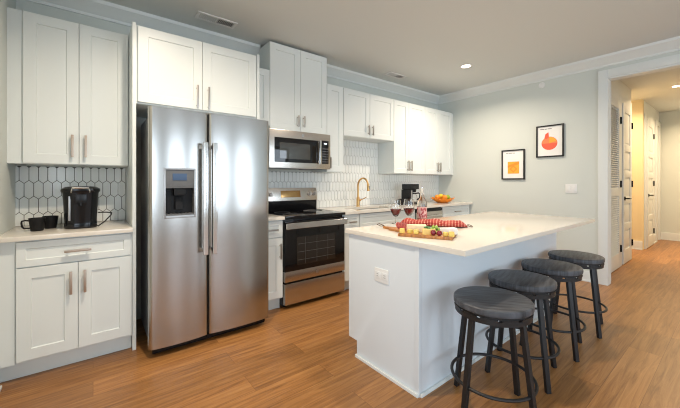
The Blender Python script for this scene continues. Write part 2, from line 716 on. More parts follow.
def backsplash(name, rects, grout, gap=0.0040):
    tw, a, pt = 0.0535, 0.099, 0.023
    g = MB()
    t = MB()
    for x0, x1, z0, z1 in rects:
        g.box(x0, x1, W - 0.004, W - 0.0005, z0, z1)
        row = 0
        z = 0.946 - 0.122
        while z < z1 + 0.1:
            x = -0.3625 + (0 if row % 2 == 0 else tw / 2)
            k0 = int((x0 - x) / tw) - 2
            for k in range(k0, k0 + int((x1 - x0) / tw) + 5):
                cx = x + k * tw
                hw = tw / 2 - gap / 2
                e = a / 2 + pt - 0.65 * gap
                sh = a / 2 + pt * gap / tw - 0.65 * gap
                p = [(cx - hw, z - sh), (cx, z - e), (cx + hw, z - sh), (cx + hw, z + sh), (cx, z + e), (cx - hw, z + sh)]
                p = clip(p, x0, x1, z0, z1)
                if len(p) >= 3:
                    ar = 0.5 * abs(sum(p[i - 1][0] * p[i][1] - p[i][0] * p[i - 1][1] for i in range(len(p))))
                    if ar > 2e-4:
                        t.prism(p, W - 0.010, W - 0.004, 'y')
            z += a + pt
            row += 1
    o = struct(name, g, grout)
    struct('tile_field', t, M['tile'], o)


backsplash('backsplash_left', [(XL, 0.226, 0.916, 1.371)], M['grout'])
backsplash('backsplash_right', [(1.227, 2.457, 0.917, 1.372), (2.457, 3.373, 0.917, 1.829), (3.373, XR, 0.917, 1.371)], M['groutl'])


# ------------------------------------------------------------------ cabinets
def shaker(parent, x0, x1, z0, z1, yf, name='door', rail=0.068, m=None, th=0.019):
    b = MB()
    y1 = yf + th
    t = bmesh.new()
    # front frame with bevelled recess, one closed shell
    rec, s = 0.008, 0.004
    O = [(x0, z0), (x1, z0), (x1, z1), (x0, z1)]
    I = [(x0 + rail, z0 + rail), (x1 - rail, z0 + rail), (x1 - rail, z1 - rail), (x0 + rail, z1 - rail)]
    I2 = [(x0 + rail + s, z0 + rail + s), (x1 - rail - s, z0 + rail + s), (x1 - rail - s, z1 - rail - s), (x0 + rail + s, z1 - rail - s)]
    e = 0.0015
    O0 = [(x0 + e, z0 + e), (x1 - e, z0 + e), (x1 - e, z1 - e), (x0 + e, z1 - e)]
    L = []
    for pts, y in ((O, y1), (O, yf + e), (O0, yf), (I, yf), (I2, yf + rec)):
        L.append([t.verts.new((p[0], y, p[1])) for p in pts])
    for A, B in zip(L, L[1:]):
        for i in range(4):
            t.faces.new((A[i], A[(i + 1) % 4], B[(i + 1) % 4], B[i]))
    t.faces.new(L[-1])
    t.faces.new(list(reversed(L[0])))
    b._add(t)
    return fin(name, b, m or M['cab'], parent, smooth=20)


def pull(parent, c, length, axis, yf, m, r=0.0075):
    """bar pull in front of face yf; c = (x, z) centre"""
    b = MB()
    x, z = c
    d = 0.03
    h = length / 2
    if axis == 'v':
        b.box(x - r, x + r, yf - d - r, yf - d + r, z - h, z + h, 0.002)
        for k in (-1, 1):
            b.cyl((x, yf - d, z + k * (h - 0.02)), (x, yf, z + k * (h - 0.02)), r * 0.75, 10)
    else:
        b.box(x - h, x + h, yf - d - r, yf - d + r, z - r, z + r, 0.002)
        for k in (-1, 1):
            b.cyl((x + k * (h - 0.02), yf - d, z), (x + k * (h - 0.02), yf, z), r * 0.75, 10)
    return fin('handle', b, m, parent)


def body(root, x0, x1, y0, y1, z0, z1, toe=False):
    b = MB()
    b.box(x0, x1, y0, y1, z0, z1, 0.001)
    fin('carcass', b, M['cab'], root)
    if toe:
        b = MB()
        b.box(x0 if x0 > 0 else XL + 0.0005, x1, y0 + 0.063, y0 + 0.08, 0.0, z0)
        fin('toe_kick', b, M['cab'], root)


def wall_cab(label, x0, x1, z0, z1, yf, splits=None, pulls=(), plen=0.13, pm=None, group=None, name='wall_cabinet', filler=None):
    r = thing(name, label, 'cabinet', ((x0 + x1) / 2, W, z0), group)
    body(r, x0, x1, yf + 0.02, W - 0.0005, z0, z1)
    g = 0.0015
    xs = [x0 + g] + [s for s in (splits or [])] + [x1 - g]
    for i in range(len(xs) - 1):
        d = shaker(r, xs[i] + (g if i else 0), xs[i + 1] - (g if i < len(xs) - 2 else 0), z0 + 0.004, z1 - 0.004, yf)
        for di, x, z in pulls:
            if di == i:
                pull(d, (x, z), plen, 'v', yf, pm or M['nickel'])
    return r


YU = 3.07
r = wall_cab('tall white two-door wall cabinet over the coffee corner, left of the refrigerator', -0.385, 0.2265, 1.378, 2.44, YU, [-0.083],
             ((0, -0.12, 1.515), (1, -0.043, 1.517)), 0.165, M['bronze'])
b = MB()
b.box(XL + 0.0005, -0.3855, YU + 0.018, YU + 0.036, 1.378, 2.44)
fin('filler_strip', b, M['cab'], r)

# cabinet over the refrigerator, with its two tall side panels
YF = 2.79
r = thing('refrigerator_cabinet', 'wide white two-door cabinet above the steel refrigerator, with tall side panels', 'cabinet', (0.73, W, 0))
body(r, 0.2535, 1.2035, YF + 0.02, W - 0.0005, 1.84, 2.43)
d = shaker(r, 0.264, 0.7195, 1.852, 2.422, YF)
pull(d, (0.677, 1.953), 0.185, 'v', YF, M['nickel'], 0.007)
d = shaker(r, 0.7225, 1.192, 1.852, 2.422, YF)
pull(d, (0.766, 1.953), 0.185, 'v', YF, M['nickel'], 0.007)
for x in (0.2295, 1.204):
    b = MB()
    b.box(x, x + 0.0235, YF + 0.004, W - 0.0005, 0, 2.44, 0.001)
    fin('side_panel', b, M['cab'], r)

wall_cab('narrow white wall cabinet tucked between the refrigerator panel and the microwave cabinet', 1.229, 1.463, 1.84, 2.43, YU, None, ((0, 1.26, 1.94),), 0.13)
wall_cab('tallest white two-door wall cabinet, reaching the ceiling above the microwave', 1.465, 2.2, 1.8105, 2.735, YU, [1.835], ((0, 1.797, 1.925), (1, 1.872, 1.925)), 0.125)
wall_cab('narrow single-door white wall cabinet right beside the microwave', 2.202, 2.455, 1.372, 2.43, YU, None, ((0, 2.24, 1.48),), 0.13)
wall_cab('short wide two-door white wall cabinet above the sink and gold faucet', 2.459, 3.371, 1.83, 2.43, YU, [2.905], ((0, 2.868, 1.935), (1, 2.942, 1.935)), 0.13)
wall_cab('tall white two-door wall cabinet above the drip coffee maker', 3.375, 4.083, 1.372, 2.43, YU, [3.70], ((0, 3.665, 1.49), (1, 3.735, 1.49)), 0.15)
r = wall_cab('tall white two-door wall cabinet above the fruit bowl, nearest the grey wall', 4.085, 4.82, 1.372, 2.43, YU, [4.425], ((0, 4.39, 1.49), (1, 4.46, 1.49)), 0.15)
b = MB()
b.box(4.8205, XR - 0.0005, YU + 0.03, YU + 0.048, 1.372, 2.43)
fin('filler_strip', b, M['cab'], r)

YB = 2.77      # face of base cabinet doors


def base_cab(label, x0, x1, drawers, doors, pulls_d=(), pm=None, hd='h', dl=0.12, name='base_cabinet', zt=0.8845):
    r = thing(name, label, 'cabinet', ((x0 + x1) / 2, W, 0))
    body(r, x0, x1, YB + 0.02, W - 0.0005, 0.115, zt, True)
    for (a, c) in drawers:
        d = shaker(r, a, c, 0.717, 0.873, YB, 'drawer', 0.042)
        if dl:
            pull(d, ((a + c) / 2, 0.793), min(dl, (c - a) * 0.45), hd, YB, pm or M['nickel'])
    for (a, c, hx) in doors:
        d = shaker(r, a, c, 0.13, 0.709, YB)
        if hx is not None:
            pull(d, (hx, 0.582), 0.15, 'v', YB, pm or M['nickel'])
    return r


r = base_cab('white base cabinet with wide drawer and two doors under the pod coffee brewer', -0.379, 0.2265, [(-0.376, 0.2185)],
             [(-0.376, -0.081, -0.116), (-0.078, 0.2185, -0.043)], pm=M['bronze'], dl=0.14)
b = MB()
b.box(XL + 0.0005, -0.3795, YB + 0.016, YB + 0.034, 0.115, 0.8845)
fin('filler_strip', b, M['cab'], r)

base_cab('slim white base cabinet between refrigerator and range', 1.2295, 1.4635, [(1.236, 1.456)], [(1.236, 1.456, 1.425)])
base_cab('slim white base cabinet right of the range', 2.2155, 2.4535, [(2.222, 2.450)], [(2.222, 2.450, 2.42)])
base_cab('white sink base cabinet below the gold faucet', 2.4545, 3.4695, [(2.46, 3.464)], [(2.46, 2.961, 2.92), (2.964, 3.464, 3.005)], dl=0, zt=0.66)
r = base_cab('white end base cabinet with one wide drawer below the fruit bowl', 4.0955, 4.86, [(4.105, 4.85)],
             [(4.105, 4.476, 4.44), (4.479, 4.85, 4.515)], dl=0.15)
b = MB()
b.box(4.8605, XR - 0.0005, YB + 0.03, YB + 0.05, 0.0, 0.8845)
fin('filler_strip', b, M['cab'], r)

# dishwasher
r = thing('dishwasher', 'stainless steel dishwasher under the back counter', 'dishwasher', (3.78, 3.1, 0))
b = MB()
b.box(3.472, 4.093, YB + 0.02, W - 0.03, 0.02, 0.884)
fin('tub', b, M['dark'], r)
b = MB()
b.box(3.476, 4.089, YB - 0.012, YB + 0.0195, 0.11, 0.83, 0.004)
d = fin('door', b, M['steelw'], r)
b = MB()
b.tube([(3.54, YB - 0.05, 0.77), (4.02, YB - 0.05, 0.77)], 0.011, 12)
for x in (3.56, 4.0):
    b.cyl((x, YB - 0.05, 0.77), (x, YB - 0.01, 0.77), 0.008, 10)
fin('handle', b, M['steelp'], d)
b = MB()
b.box(3.476, 4.089, YB - 0.008, YB + 0.0195, 0.833, 0.872, 0.003)
fin('control_strip', b, M['black'], r)

# worktops
b = MB()
b.box(XL + 0.0005, 0.229, YB - 0.03, W - 0.0005, 0.885, 0.915, 0.003)
single('countertop', b, M['quartz'], 'short white quartz countertop in the coffee corner at left', 'countertop', (-0.12, 3.1, 0.885))
b = MB()
b.box(1.228, 1.4645, YB - 0.03, W - 0.0005, 0.885, 0.915, 0.003)
single('countertop', b, M['quartz'], 'small piece of white quartz countertop between refrigerator and range', 'countertop', (1.345, 3.1, 0.885))
b = MB()
SX0, SX1, SY0, SY1 = 2.52, 3.18, 2.86, 3.17
b.box(2.2155, SX0, YB - 0.03, W - 0.0005, 0.885, 0.915)
b.box(SX1, XR - 0.0005, YB - 0.03, W - 0.0005, 0.885, 0.915)
b.box(SX0, SX1, YB - 0.03, SY0, 0.885, 0.915)
b.box(SX0, SX1, SY1, W - 0.0005, 0.885, 0.915)
single('countertop', b, M['quartz'], 'long white quartz countertop around the sink along the tiled back wall', 'countertop', (3.5, 3.1, 0.885))

# sink basin, hung under the cut-out
b = MB()
t = 0.004
b.box(SX0 - t, SX0, SY0 - t, SY1 + t, 0.69, 0.8845)
b.box(SX1, SX1 + t, SY0 - t, SY1 + t, 0.69, 0.8845)
b.box(SX0, SX1, SY0 - t, SY0, 0.69, 0.8845)
b.box(SX0, SX1, SY1, SY1 + t, 0.69, 0.8845)
b.box(SX0 - t, SX1 + t, SY0 - t, SY1 + t, 0.686, 0.69)
r = thing('sink', 'steel undermount sink set in the back counter', 'sink', (2.85, 3.0, 0.686))
fin('basin', b, M['sink'], r)
b = MB()
b.lathe([(0, 0.0), (0.04, 0.0), (0.045, 0.004), (0.0, 0.006)], (2.85, 3.0, 0.6905), 24)
fin('drain', b, M['steelp'], r)

# faucet
FX, FY = 2.87, 3.27
r = thing('faucet', 'brushed gold gooseneck faucet behind the sink', 'faucet', (FX, FY, 0.9155))
b = MB()
b.lathe([(0, 0), (0.027, 0), (0.027, 0.006), (0.023, 0.01), (0.022, 0.12), (0.016, 0.13), (0, 0.13)], (FX, FY, 0.9155), 24)
fin('base', b, M['gold'], r)
b = MB()
pts = [(FX, FY, 1.02), (FX, FY, 1.2)]
for k in range(1, 15):
    a = PI * k / 14 * 0.95
    pts.append((FX, FY - 0.1 * (1 - math.cos(a)), 1.2 + 0.1 * math.sin(a)))
b.tube(pts, 0.0125, 14)
fin('spout', b, M['gold'], r)
b = MB()
e = pts[-1]
b.cyl((e[0], e[1], e[2] + 0.005), (e[0], e[1] - 0.008, e[2] - 0.085), 0.0165, 18, r1=0.0185)
s = fin('spray_head', b, M['gold'], r)
b = MB()
b.box(FX - 0.006, FX + 0.006, e[1] - 0.026, e[1] - 0.018, e[2] - 0.055, e[2] - 0.02, 0.002)
fin('button', b, M['black'], s)
b = MB()
b.cyl((FX, FY, 1.0), (FX + 0.045, FY, 1.0), 0.014, 16)
b.tube([(FX + 0.04, FY, 1.0), (FX + 0.06, FY - 0.03, 1.015), (FX + 0.09, FY - 0.07, 1.04)], 0.006, 10)
fin('lever', b, M['gold'], r)

# ------------------------------------------------------------------ refrigerator
r = thing('refrigerator', 'stainless steel side-by-side refrigerator with water dispenser', 'refrigerator', (0.76, 3.0, 0))
fx0, fx1, fs = 0.308, 1.220, 0.708
b = MB()
b.box(0.335, 1.195, 2.70, 3.36, 0.03, 1.755, 0.004)
for x in (0.38, 1.15):
    b.cyl((x, 2.78, 0), (x, 2.78, 0.04), 0.025, 14)
    b.cyl((x, 3.3, 0), (x, 3.3, 0.04), 0.025, 14)
fin('cabinet_body', b, M['silver'], r)
b = MB()
b.box(0.335, 1.195, 2.665, 2.70, 0.012, 0.062, 0.003)
for k in range(20):
    x = 0.37 + k * 0.042
    b.box(x, x + 0.028, 2.660, 2.666, 0.025, 0.05)
fin('toe_grille', b, M['black'], r)
for x in (0.33, 1.115):
    b = MB()
    b.box(x, x + 0.09, 2.70, 2.80, 1.7555, 1.785, 0.006)
    fin('hinge_cover', b, M['dark'], r)



def yprof(x, a, c, y0=2.602, bulge=0.018, rad=0.022):
    u = (x - a) / (c - a) * 2 - 1
    y = y0 + bulge * u * u
    for dist in (x - a, c - x):
        if dist < rad:
            y += rad - math.sqrt(max(0, rad * rad - (rad - dist) ** 2))
    return y


def fridge_piece(b, a, c, xa, xc, z0, z1):
    n = 26
    xsamp = sorted(set([xa, xc] + [xa + (xc - xa) * k / n for k in range(n + 1)] + [v for v in [a + q for q in (0.002, 0.005, 0.009, 0.014, 0.02)] + [c - q for q in (0.002, 0.005, 0.009, 0.014, 0.02)] if xa < v < xc]))
    poly = [(x, yprof(x, a, c)) for x in xsamp] + [(xc, 2.695), (xa, 2.695)]
    b.prism(poly, z0, z1, 'z')


DX0, DX1, DZ0, DZ1 = 0.398, 0.612, 0.985, 1.352
b = MB()
fridge_piece(b, fx0, fs - 0.003, fx0, DX0, 0.065, 1.785)
fridge_piece(b, fx0, fs - 0.003, DX1, fs - 0.003, 0.065, 1.785)
fridge_piece(b, fx0, fs - 0.003, DX0, DX1, 0.065, DZ0)
fridge_piece(b, fx0, fs - 0.003, DX0, DX1, DZ1, 1.785)
ld = fin('freezer_door', b, M['steel'], r)
b = MB()
fridge_piece(b, fs + 0.003, fx1, fs + 0.003, fx1, 0.065, 1.785)
rd = fin('refrigerator_door', b, M['steel'], r)
for dd, x in ((ld, 0.670), (rd, 0.738)):
    b = MB()
    b.box(x - 0.017, x + 0.017, 2.540, 2.566, 0.70, 1.55, 0.006, 3)
    for z in (0.715, 1.505):
        b.box(x - 0.013, x + 0.013, 2.556, 2.618, z, z + 0.03, 0.003)
    fin('handle', b, M['steelp'], dd)
# dispenser
b = MB()
yb, q = 2.602, 0.012
b.box(DX0, DX0 + q, yb, 2.675, DZ0, DZ1, 0.003)
b.box(DX1 - q, DX1, yb, 2.675, DZ0, DZ1, 0.003)
b.box(DX0 + q, DX1 - q, yb, 2.675, DZ1 - q, DZ1, 0.003)
b.box(DX0 + q, DX1 - q, yb - 0.004, 2.675, DZ0, DZ0 + 0.02, 0.003)
dp = fin('dispenser', b, M['lgrey'], ld)
b = MB()
b.box(DX0 + q, DX1 - q, yb + 0.006, 2.675, 1.205, DZ1 - q, 0.003)
for k in range(5):
    b.box(DX0 + 0.03 + k * 0.033, DX0 + 0.05 + k * 0.033, yb + 0.003, yb + 0.008, 1.222, 1.23)
fin('control_panel', b, M['grey'], ld)
b = MB()
b.box(0.455, 0.55, yb + 0.002, yb + 0.0065, 1.262, 1.312, 0.001)
fin('display', b, M['screen'], ld)
b = MB()
b.box(DX0 + q, DX1 - q, 2.668, 2.676, DZ0 + 0.02, 1.205)
b.box(0.465, 0.545, 2.615, 2.668, 1.15, 1.2045, 0.008)
b.obox((0.505, 2.648, 1.095), (0.05, 0.01, 0.1), 0, 0.003, ('X', -0.2))
b.box(DX0 + q + 0.01, 0.45, 2.645, 2.668, 1.02, 1.19, 0.005)
fin('dispenser_well', b, M['matte'], ld)
b = MB()
b.box(DX0 + q, DX1 - q, 2.61, 2.668, DZ0 + 0.02, DZ0 + 0.03)
for k in range(7):
    b.box(DX0 + 0.02 + k * 0.026, DX0 + 0.03 + k * 0.026, 2.612, 2.666, DZ0 + 0.03, DZ0 + 0.034)
fin('drip_tray', b, M['grey'], ld)


def emblem(parent, x, y, z, rr):
    b = MB()
    n = 28
    b.cyl((x, y, z), (x, y + 0.006, z), rr, n)
    o = fin('emblem', b, M['steelp'], parent)
    b = MB()
    pts = [(x + rr * .86 * math.cos(2 * PI * k / n), y - 0.0005, z + rr * .86 * math.sin(2 * PI * k / n)) for k in range(n)]
    b.tube(pts, rr * 0.07, 6, True)
    # two script letters, drawn as curls
    for s, ox in ((1, -0.3), (1, 0.28)):
        p = []
        for k in range(15):
            a = 0.6 + k / 14 * 5.0
            p.append((x + rr * (ox + 0.26 * math.cos(a)), y - 0.0005, z + rr * (0.42 * math.sin(a))))
        b.tube(p, rr * 0.06, 5)
    b.tube([(x - rr * .35, y - 0.0005, z), (x - rr * .02, y - 0.0005, z + rr * .03), (x - rr * .08, y - 0.0005, z - rr * .5)], rr * .06, 5)
    b.tube([(x + rr * .1, y - 0.0005, z), (x + rr * .5, y - 0.0005, z + rr * .05)], rr * .06, 5)
    fin('lettering', b, M['logo'], o)


r.location.y -= 0.05
emblem(rd, 1.14, yprof(1.14, fs + .003, fx1) - 0.003, 1.70, 0.020)

# ------------------------------------------------------------------ range
r = thing('range', 'stainless steel electric range with black glass top and oven', 'stove', (1.84, 3.0, 0))
sx0, sx1 = 1.4665, 2.2135
b = MB()
b.box(sx0, sx1, 2.79, 3.385, 0.03, 0.885, 0.002)
for x in (sx0 + 0.05, sx1 - 0.05):
    for y in (2.85, 3.3):
        b.cyl((x, y, 0), (x, y, 0.04), 0.02, 12)
fin('body', b, M['black'], r)
b = MB()
b.box(sx0 - 0.001, sx1 + 0.001, 2.735, 3.31, 0.886, 0.914, 0.005)
ct = fin('cooktop', b, M['bglass'], r)
for cx, cy, rr in ((1.64, 2.88, 0.11), (2.04, 2.88, 0.09), (1.64, 3.13, 0.085), (2.04, 3.13, 0.11)):
    b = MB()
    b.tube([(cx + rr * math.cos(2 * PI * k / 40), cy + rr * math.sin(2 * PI * k / 40), 0.9142) for k in range(40)], 0.0012, 6, True)
    fin('burner_ring', b, M['grey'], ct)
b = MB()
b.prism([(3.312, 0.9145), (3.312, 1.03), (3.385, 1.03), (3.385, 0.886), (3.33, 0.886)], sx0, sx1, 'x')
fin('backguard', b, M['black'], r)
b = MB()
b.prism([(3.298, 1.03), (3.318, 1.178), (3.385, 1.178), (3.385, 1.03)], sx0, sx1, 'x', 0.004)
cp = fin('control_panel', b, M['steelw'], r)


def on_panel(z):
    return 3.298 + (z - 1.03) / 0.148 * 0.02


b = MB()
z = 1.108
b.obox((1.845, on_panel(z) - 0.001, z), (0.26, 0.008, 0.08), 0, 0.002, ('X', -0.135))
fin('display_panel', b, M['goldrefl'], cp)
for x in (1.585, 1.66, 2.112, 2.18):
    if x == 1.66:
        continue
    b = MB()
    y = on_panel(z)
    b.cyl((x, y, z), (x, y - 0.008, z), 0.028, 22)
    b.cyl((x, y - 0.006, z), (x, y - 0.03, z), 0.022, 22, r1=0.019)
    b.box(x - 0.003, x + 0.003, y - 0.034, y - 0.028, z - 0.017, z + 0.017)
    fin('knob', b, M['nickel'], cp)
b = MB()
b.box(sx0 + 0.002, sx1 - 0.002, 2.748, 2.789, 0.372, 0.86, 0.004)
od = fin('oven_door', b, M['bglass'], r)
b = MB()
b.box(1.60, 2.08, 2.7455, 2.750, 0.42, 0.70, 0.001)
ow = fin('oven_window', b, M['owin'], od)
b = MB()
for k in range(3):
    b.tube([(1.61, 2.7452, 0.47 + k * 0.08), (2.07, 2.7452, 0.47 + k * 0.08)], 0.0012, 5)
for x in (1.70, 1.84, 1.98):
    b.tube([(x, 2.7452, 0.425), (x, 2.7452, 0.695)], 0.001, 5)
fin('rack_line', b, M['grey'], ow)
b = MB()
b.box(sx0 - 0.006, sx1 - 0.004, 2.69, 2.708, 0.792, 0.85, 0.007, 3)
for x in (sx0 + 0.03, sx1 - 0.06):
    b.box(x, x + 0.03, 2.705, 2.75, 0.80, 0.84, 0.003)
fin('handle', b, M['steelp'], od)
b = MB()
b.box(sx0 + 0.002, sx1 - 0.002, 2.746, 2.789, 0.268, 0.37, 0.004)
ts = fin('trim_panel', b, M['steelw'], r)
emblem(ts, 1.84, 2.742, 0.322, 0.019)
b = MB()
b.box(sx0 + 0.002, sx1 - 0.002, 2.746, 2.789, 0.045, 0.25, 0.004)
fin('drawer', b, M['steelw'], r)

# ------------------------------------------------------------------ microwave
r = thing('microwave', 'stainless steel over-range microwave under the tallest cabinet', 'microwave', (1.83, 3.2, 1.40))
mx0, mx1, my = 1.450, 2.2, 3.03
b = MB()
b.box(mx0 + 0.004, mx1 - 0.004, my + 0.025, W - 0.011, 1.402, 1.8095, 0.003)
fin('case', b, M['black'], r)
b = MB()
b.box(1.438, 2.222, my, my + 0.024, 1.400, 1.8095, 0.005)
face = fin('front_panel', b, M['steelw'], r)
b = MB()
b.box(1.497, 2.045, my - 0.006, my + 0.002, 1.462, 1.725, 0.004)
dw = fin('door', b, M['bglass'], r)
b = MB()
b.box(1.555, 1.935, my - 0.0075, my - 0.004, 1.50, 1.672, 0.001)
fin('window', b, M['mwin'], dw)
b = MB()
b.box(2.046, 2.074, my - 0.035, my - 0.018, 1.455, 1.732, 0.005)
for z in (1.475, 1.70):
    b.box(2.051, 2.069, my - 0.02, my + 0.001, z, z + 0.02, 0.002)
fin('handle', b, M['steelp'], dw)
b = MB()
b.box(2.084, 2.192, my - 0.006, my + 0.002, 1.462, 1.732, 0.003)
kp = fin('keypad', b, M['bglass'], r)
b = MB()
for i in range(3):
    for j in range(6):
        b.box(2.100 + i * 0.03, 2.120 + i * 0.03, my - 0.0068, my - 0.0055, 1.48 + j * 0.03, 1.492 + j * 0.03)
fin('button', b, M['grey'], kp)
b = MB()
b.box(2.125, 2.165, my - 0.0068, my - 0.0055, 1.69, 1.705)
fin('display', b, M['digits'], kp)
emblem(face, 1.842, my - 0.003, 1.767, 0.017)
b = MB()
b.box(1.95, 2.15, 3.09, 3.3, 1.396, 1.4015)
fin('underside_vent', b, M['grey'], r)

# ------------------------------------------------------------------ kitchen island
IX0, IX1, IY0, IY1 = 1.49, 3.66, 1.16, 1.80
r = thing('kitchen_island', 'white kitchen island with quartz top and stool overhang', 'island', ((IX0 + IX1) / 2, 1.45, 0))
b = MB()
b.box(IX0 + 0.02, IX1 - 0.02, IY0 + 0.012, IY1 - 0.02, 0.11, 0.8745)
b.box(IX0 + 0.02, IX1 - 0.02, IY0 + 0.012, IY1 - 0.09, 0.0, 0.11)
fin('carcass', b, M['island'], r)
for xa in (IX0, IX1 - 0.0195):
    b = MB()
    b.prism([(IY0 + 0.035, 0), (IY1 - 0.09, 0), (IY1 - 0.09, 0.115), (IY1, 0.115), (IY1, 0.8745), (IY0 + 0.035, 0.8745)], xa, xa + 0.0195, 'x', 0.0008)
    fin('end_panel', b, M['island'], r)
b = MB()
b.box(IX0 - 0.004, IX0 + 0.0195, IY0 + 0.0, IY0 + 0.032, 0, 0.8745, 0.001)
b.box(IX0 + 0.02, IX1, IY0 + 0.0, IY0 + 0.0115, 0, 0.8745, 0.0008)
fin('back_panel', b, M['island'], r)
b = MB()
b.box(IX0 - 0.016, IX0 - 0.0005, IY0 + 0.002, IY1 - 0.085, 0, 0.02, 0.004)
b.box(IX0 + 0.004, IX1, IY0 - 0.014, IY0 - 0.0005, 0, 0.022, 0.004)
fin('shoe_moulding', b, M['trim'], r)
n = 4
for k in range(n):
    a = IX0 + 0.025 + k * (IX1 - IX0 - 0.05) / n
    c = IX0 + 0.025 + (k + 1) * (IX1 - IX0 - 0.05) / n
    # doors on the working side, facing the range
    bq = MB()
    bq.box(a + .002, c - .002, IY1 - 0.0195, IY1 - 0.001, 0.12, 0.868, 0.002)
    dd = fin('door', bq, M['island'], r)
    bq = MB()
    bq.box(c - 0.05, c - 0.038, IY1 + 0.022, IY1 + 0.034, 0.62, 0.77, 0.002)
    for z in (0.64, 0.75):
        bq.cyl((c - 0.044, IY1 - 0.002, z), (c - 0.044, IY1 + 0.028, z), 0.0045, 8)
    fin('handle', bq, M['nickel'], dd)
b = MB()
b.box(1.469, 3.70, 0.860, 1.823, 0.875, 0.905, 0.003)
fin('countertop', b, M['quartz'], r)
b = MB()
oy0, oy1, oz0, oz1 = 1.388, 1.535, 0.583, 0.672
b.box(IX0 - 0.006, IX0 - 0.0002, 1.398, 1.525, 0.592, 0.682, 0.002)
ol = fin('power_outlet', b, M['white'], r)
b = MB()
for yc in (1.43, 1.493):
    b.box(IX0 - 0.009, IX0 - 0.005, yc - 0.022, yc + 0.022, 0.615, 0.66, 0.003)
soc = fin('socket', b, M['white'], ol)
b = MB()
for yc in (1.43, 1.493):
    for q in (-0.007, 0.007):
        b.box(IX0 - 0.0095, IX0 - 0.0088, yc - 0.008, yc + 0.008, 0.637 + q - 0.001, 0.637 + q + 0.0015)
fin('slot', b, M['dark'], soc)


# ------------------------------------------------------------------ bar stools
def make_stool(label):
    r = thing('bar_stool', label, 'stool', (0, 0, 0), 'black bar stools along the island')
    b = MB()
    hs, R = 0.615, 0.200
    b.lathe([(0, hs - 0.036), (R - 0.006, hs - 0.036), (R - 0.001, hs - 0.032), (R, hs - 0.02), (R - 0.001, hs - 0.006), (R - 0.006, hs - 0.001), (R - 0.012, hs), (0, hs)], (0, 0, 0), 56)
    fin('seat', b, M['seat'], r, True)
    b = MB()
    z0 = hs - 0.0365
    b.lathe([(0.12, z0 - 0.012), (R - 0.012, z0 - 0.012), (R - 0.012, z0), (0.12, z0), (0.12, z0 - 0.012)], (0, 0, 0), 48)
    b.lathe([(R - 0.018, z0 - 0.042), (R - 0.008, z0 - 0.042), (R - 0.008, z0 - 0.02), (R - 0.018, z0 - 0.02), (R - 0.018, z0 - 0.042)], (0, 0, 0), 48)
    for k in range(12):
        a = 2 * PI * (k + .5) / 12
        b.obox((math.cos(a) * (R - 0.013), math.sin(a) * (R - 0.013), z0 - 0.016), (0.008, 0.082, 0.010), a)
    fin('seat_ring', b, M['iron'], r, True)
    for k in range(4):
        b = MB()
        a = PI / 4 + k * PI / 2
        t = bmesh.new()
        R0, R1 = 0.165, 0.238
        ww, tt = 0.0135, 0.0115
        rings = []
        for rad, z in ((R0, z0 - 0.02), (R1, 0.0)):
            ring = []
            for sx, sy in ((-1, -1), (1, -1), (1, 1), (-1, 1)):
                x = rad + sx * tt
                y = sy * ww
                ring.append(t.verts.new((x * math.cos(a) - y * math.sin(a), x * math.sin(a) + y * math.cos(a), z)))
            rings.append(ring)
        for i in range(4):
            t.faces.new((rings[0][i], rings[0][(i + 1) % 4], rings[1][(i + 1) % 4], rings[1][i]))
        t.faces.new(rings[0])
        t.faces.new(list(reversed(rings[1])))
        b._add(t, 0.002)
        fin('leg', b, M['iron'], r, True)
    b = MB()
    zr = 0.19
    rr = 0.165 + (0.238 - 0.165) * (1 - zr / (z0 - 0.02)) - 0.004
    b.tube([(rr * math.cos(2 * PI * k / 48), rr * math.sin(2 * PI * k / 48), zr) for k in range(48)], 0.0085, 10, True)
    fin('footrest_ring', b, M['iron'], r, True)
    return r


spots = [(1.73, 0.855, -53, 'black round bar stool nearest the camera, at the near corner of the island'),
         (2.25, 0.918, 13, 'second black round bar stool, just behind the nearest one along the island'),
         (2.785, 0.92, 12, 'third black round bar stool along the island, before the farthest one'),
         (3.33, 0.912, 11, 'farthest black round bar stool, closest to the hallway opening')]
st = make_stool(spots[0][3])
for i, (x, y, a, lab) in enumerate(spots):
    o = st if i == 0 else copy_tree(st)
    o.location = (x, y, 0)
    o.rotation_euler = (0, 0, math.radians(a))
    o['label'] = lab


# ------------------------------------------------------------------ coffee corner
CT = 0.9155
r = thing('coffee_brewer', 'glossy black single-serve pod coffee brewer with silver lid trim', 'coffee maker', (-0.075, 3.045, CT))


def rrect(hw, hd, rad, n=6):
    p = []
    for cx, cy, a0 in ((hw - rad, hd - rad, 0), (-hw + rad, hd - rad, 90), (-hw + rad, -hd + rad, 180), (hw - rad, -hd + rad, 270)):
        for k in range(n + 1):
            a = math.radians(a0 + 90 * k / n)
            p.append((cx + rad * math.cos(a), cy + rad * math.sin(a)))
    return p


def loft(b, sections, cx, cy, mi=None):
    t = bmesh.new()
    rings = [[t.verts.new((cx + x, cy + y + dy, z)) for x, y in rrect(hw, hd, rad)] for hw, hd, rad, z, dy in sections]
    for A, B in zip(rings, rings[1:]):
        n = len(A)
        for i in range(n):
            t.faces.new((A[i], A[(i + 1) % n], B[(i + 1) % n], B[i]))
    t.faces.new(list(reversed(rings[0])))
    t.faces.new(rings[-1])
    b._add(t, 0, 2, mi)


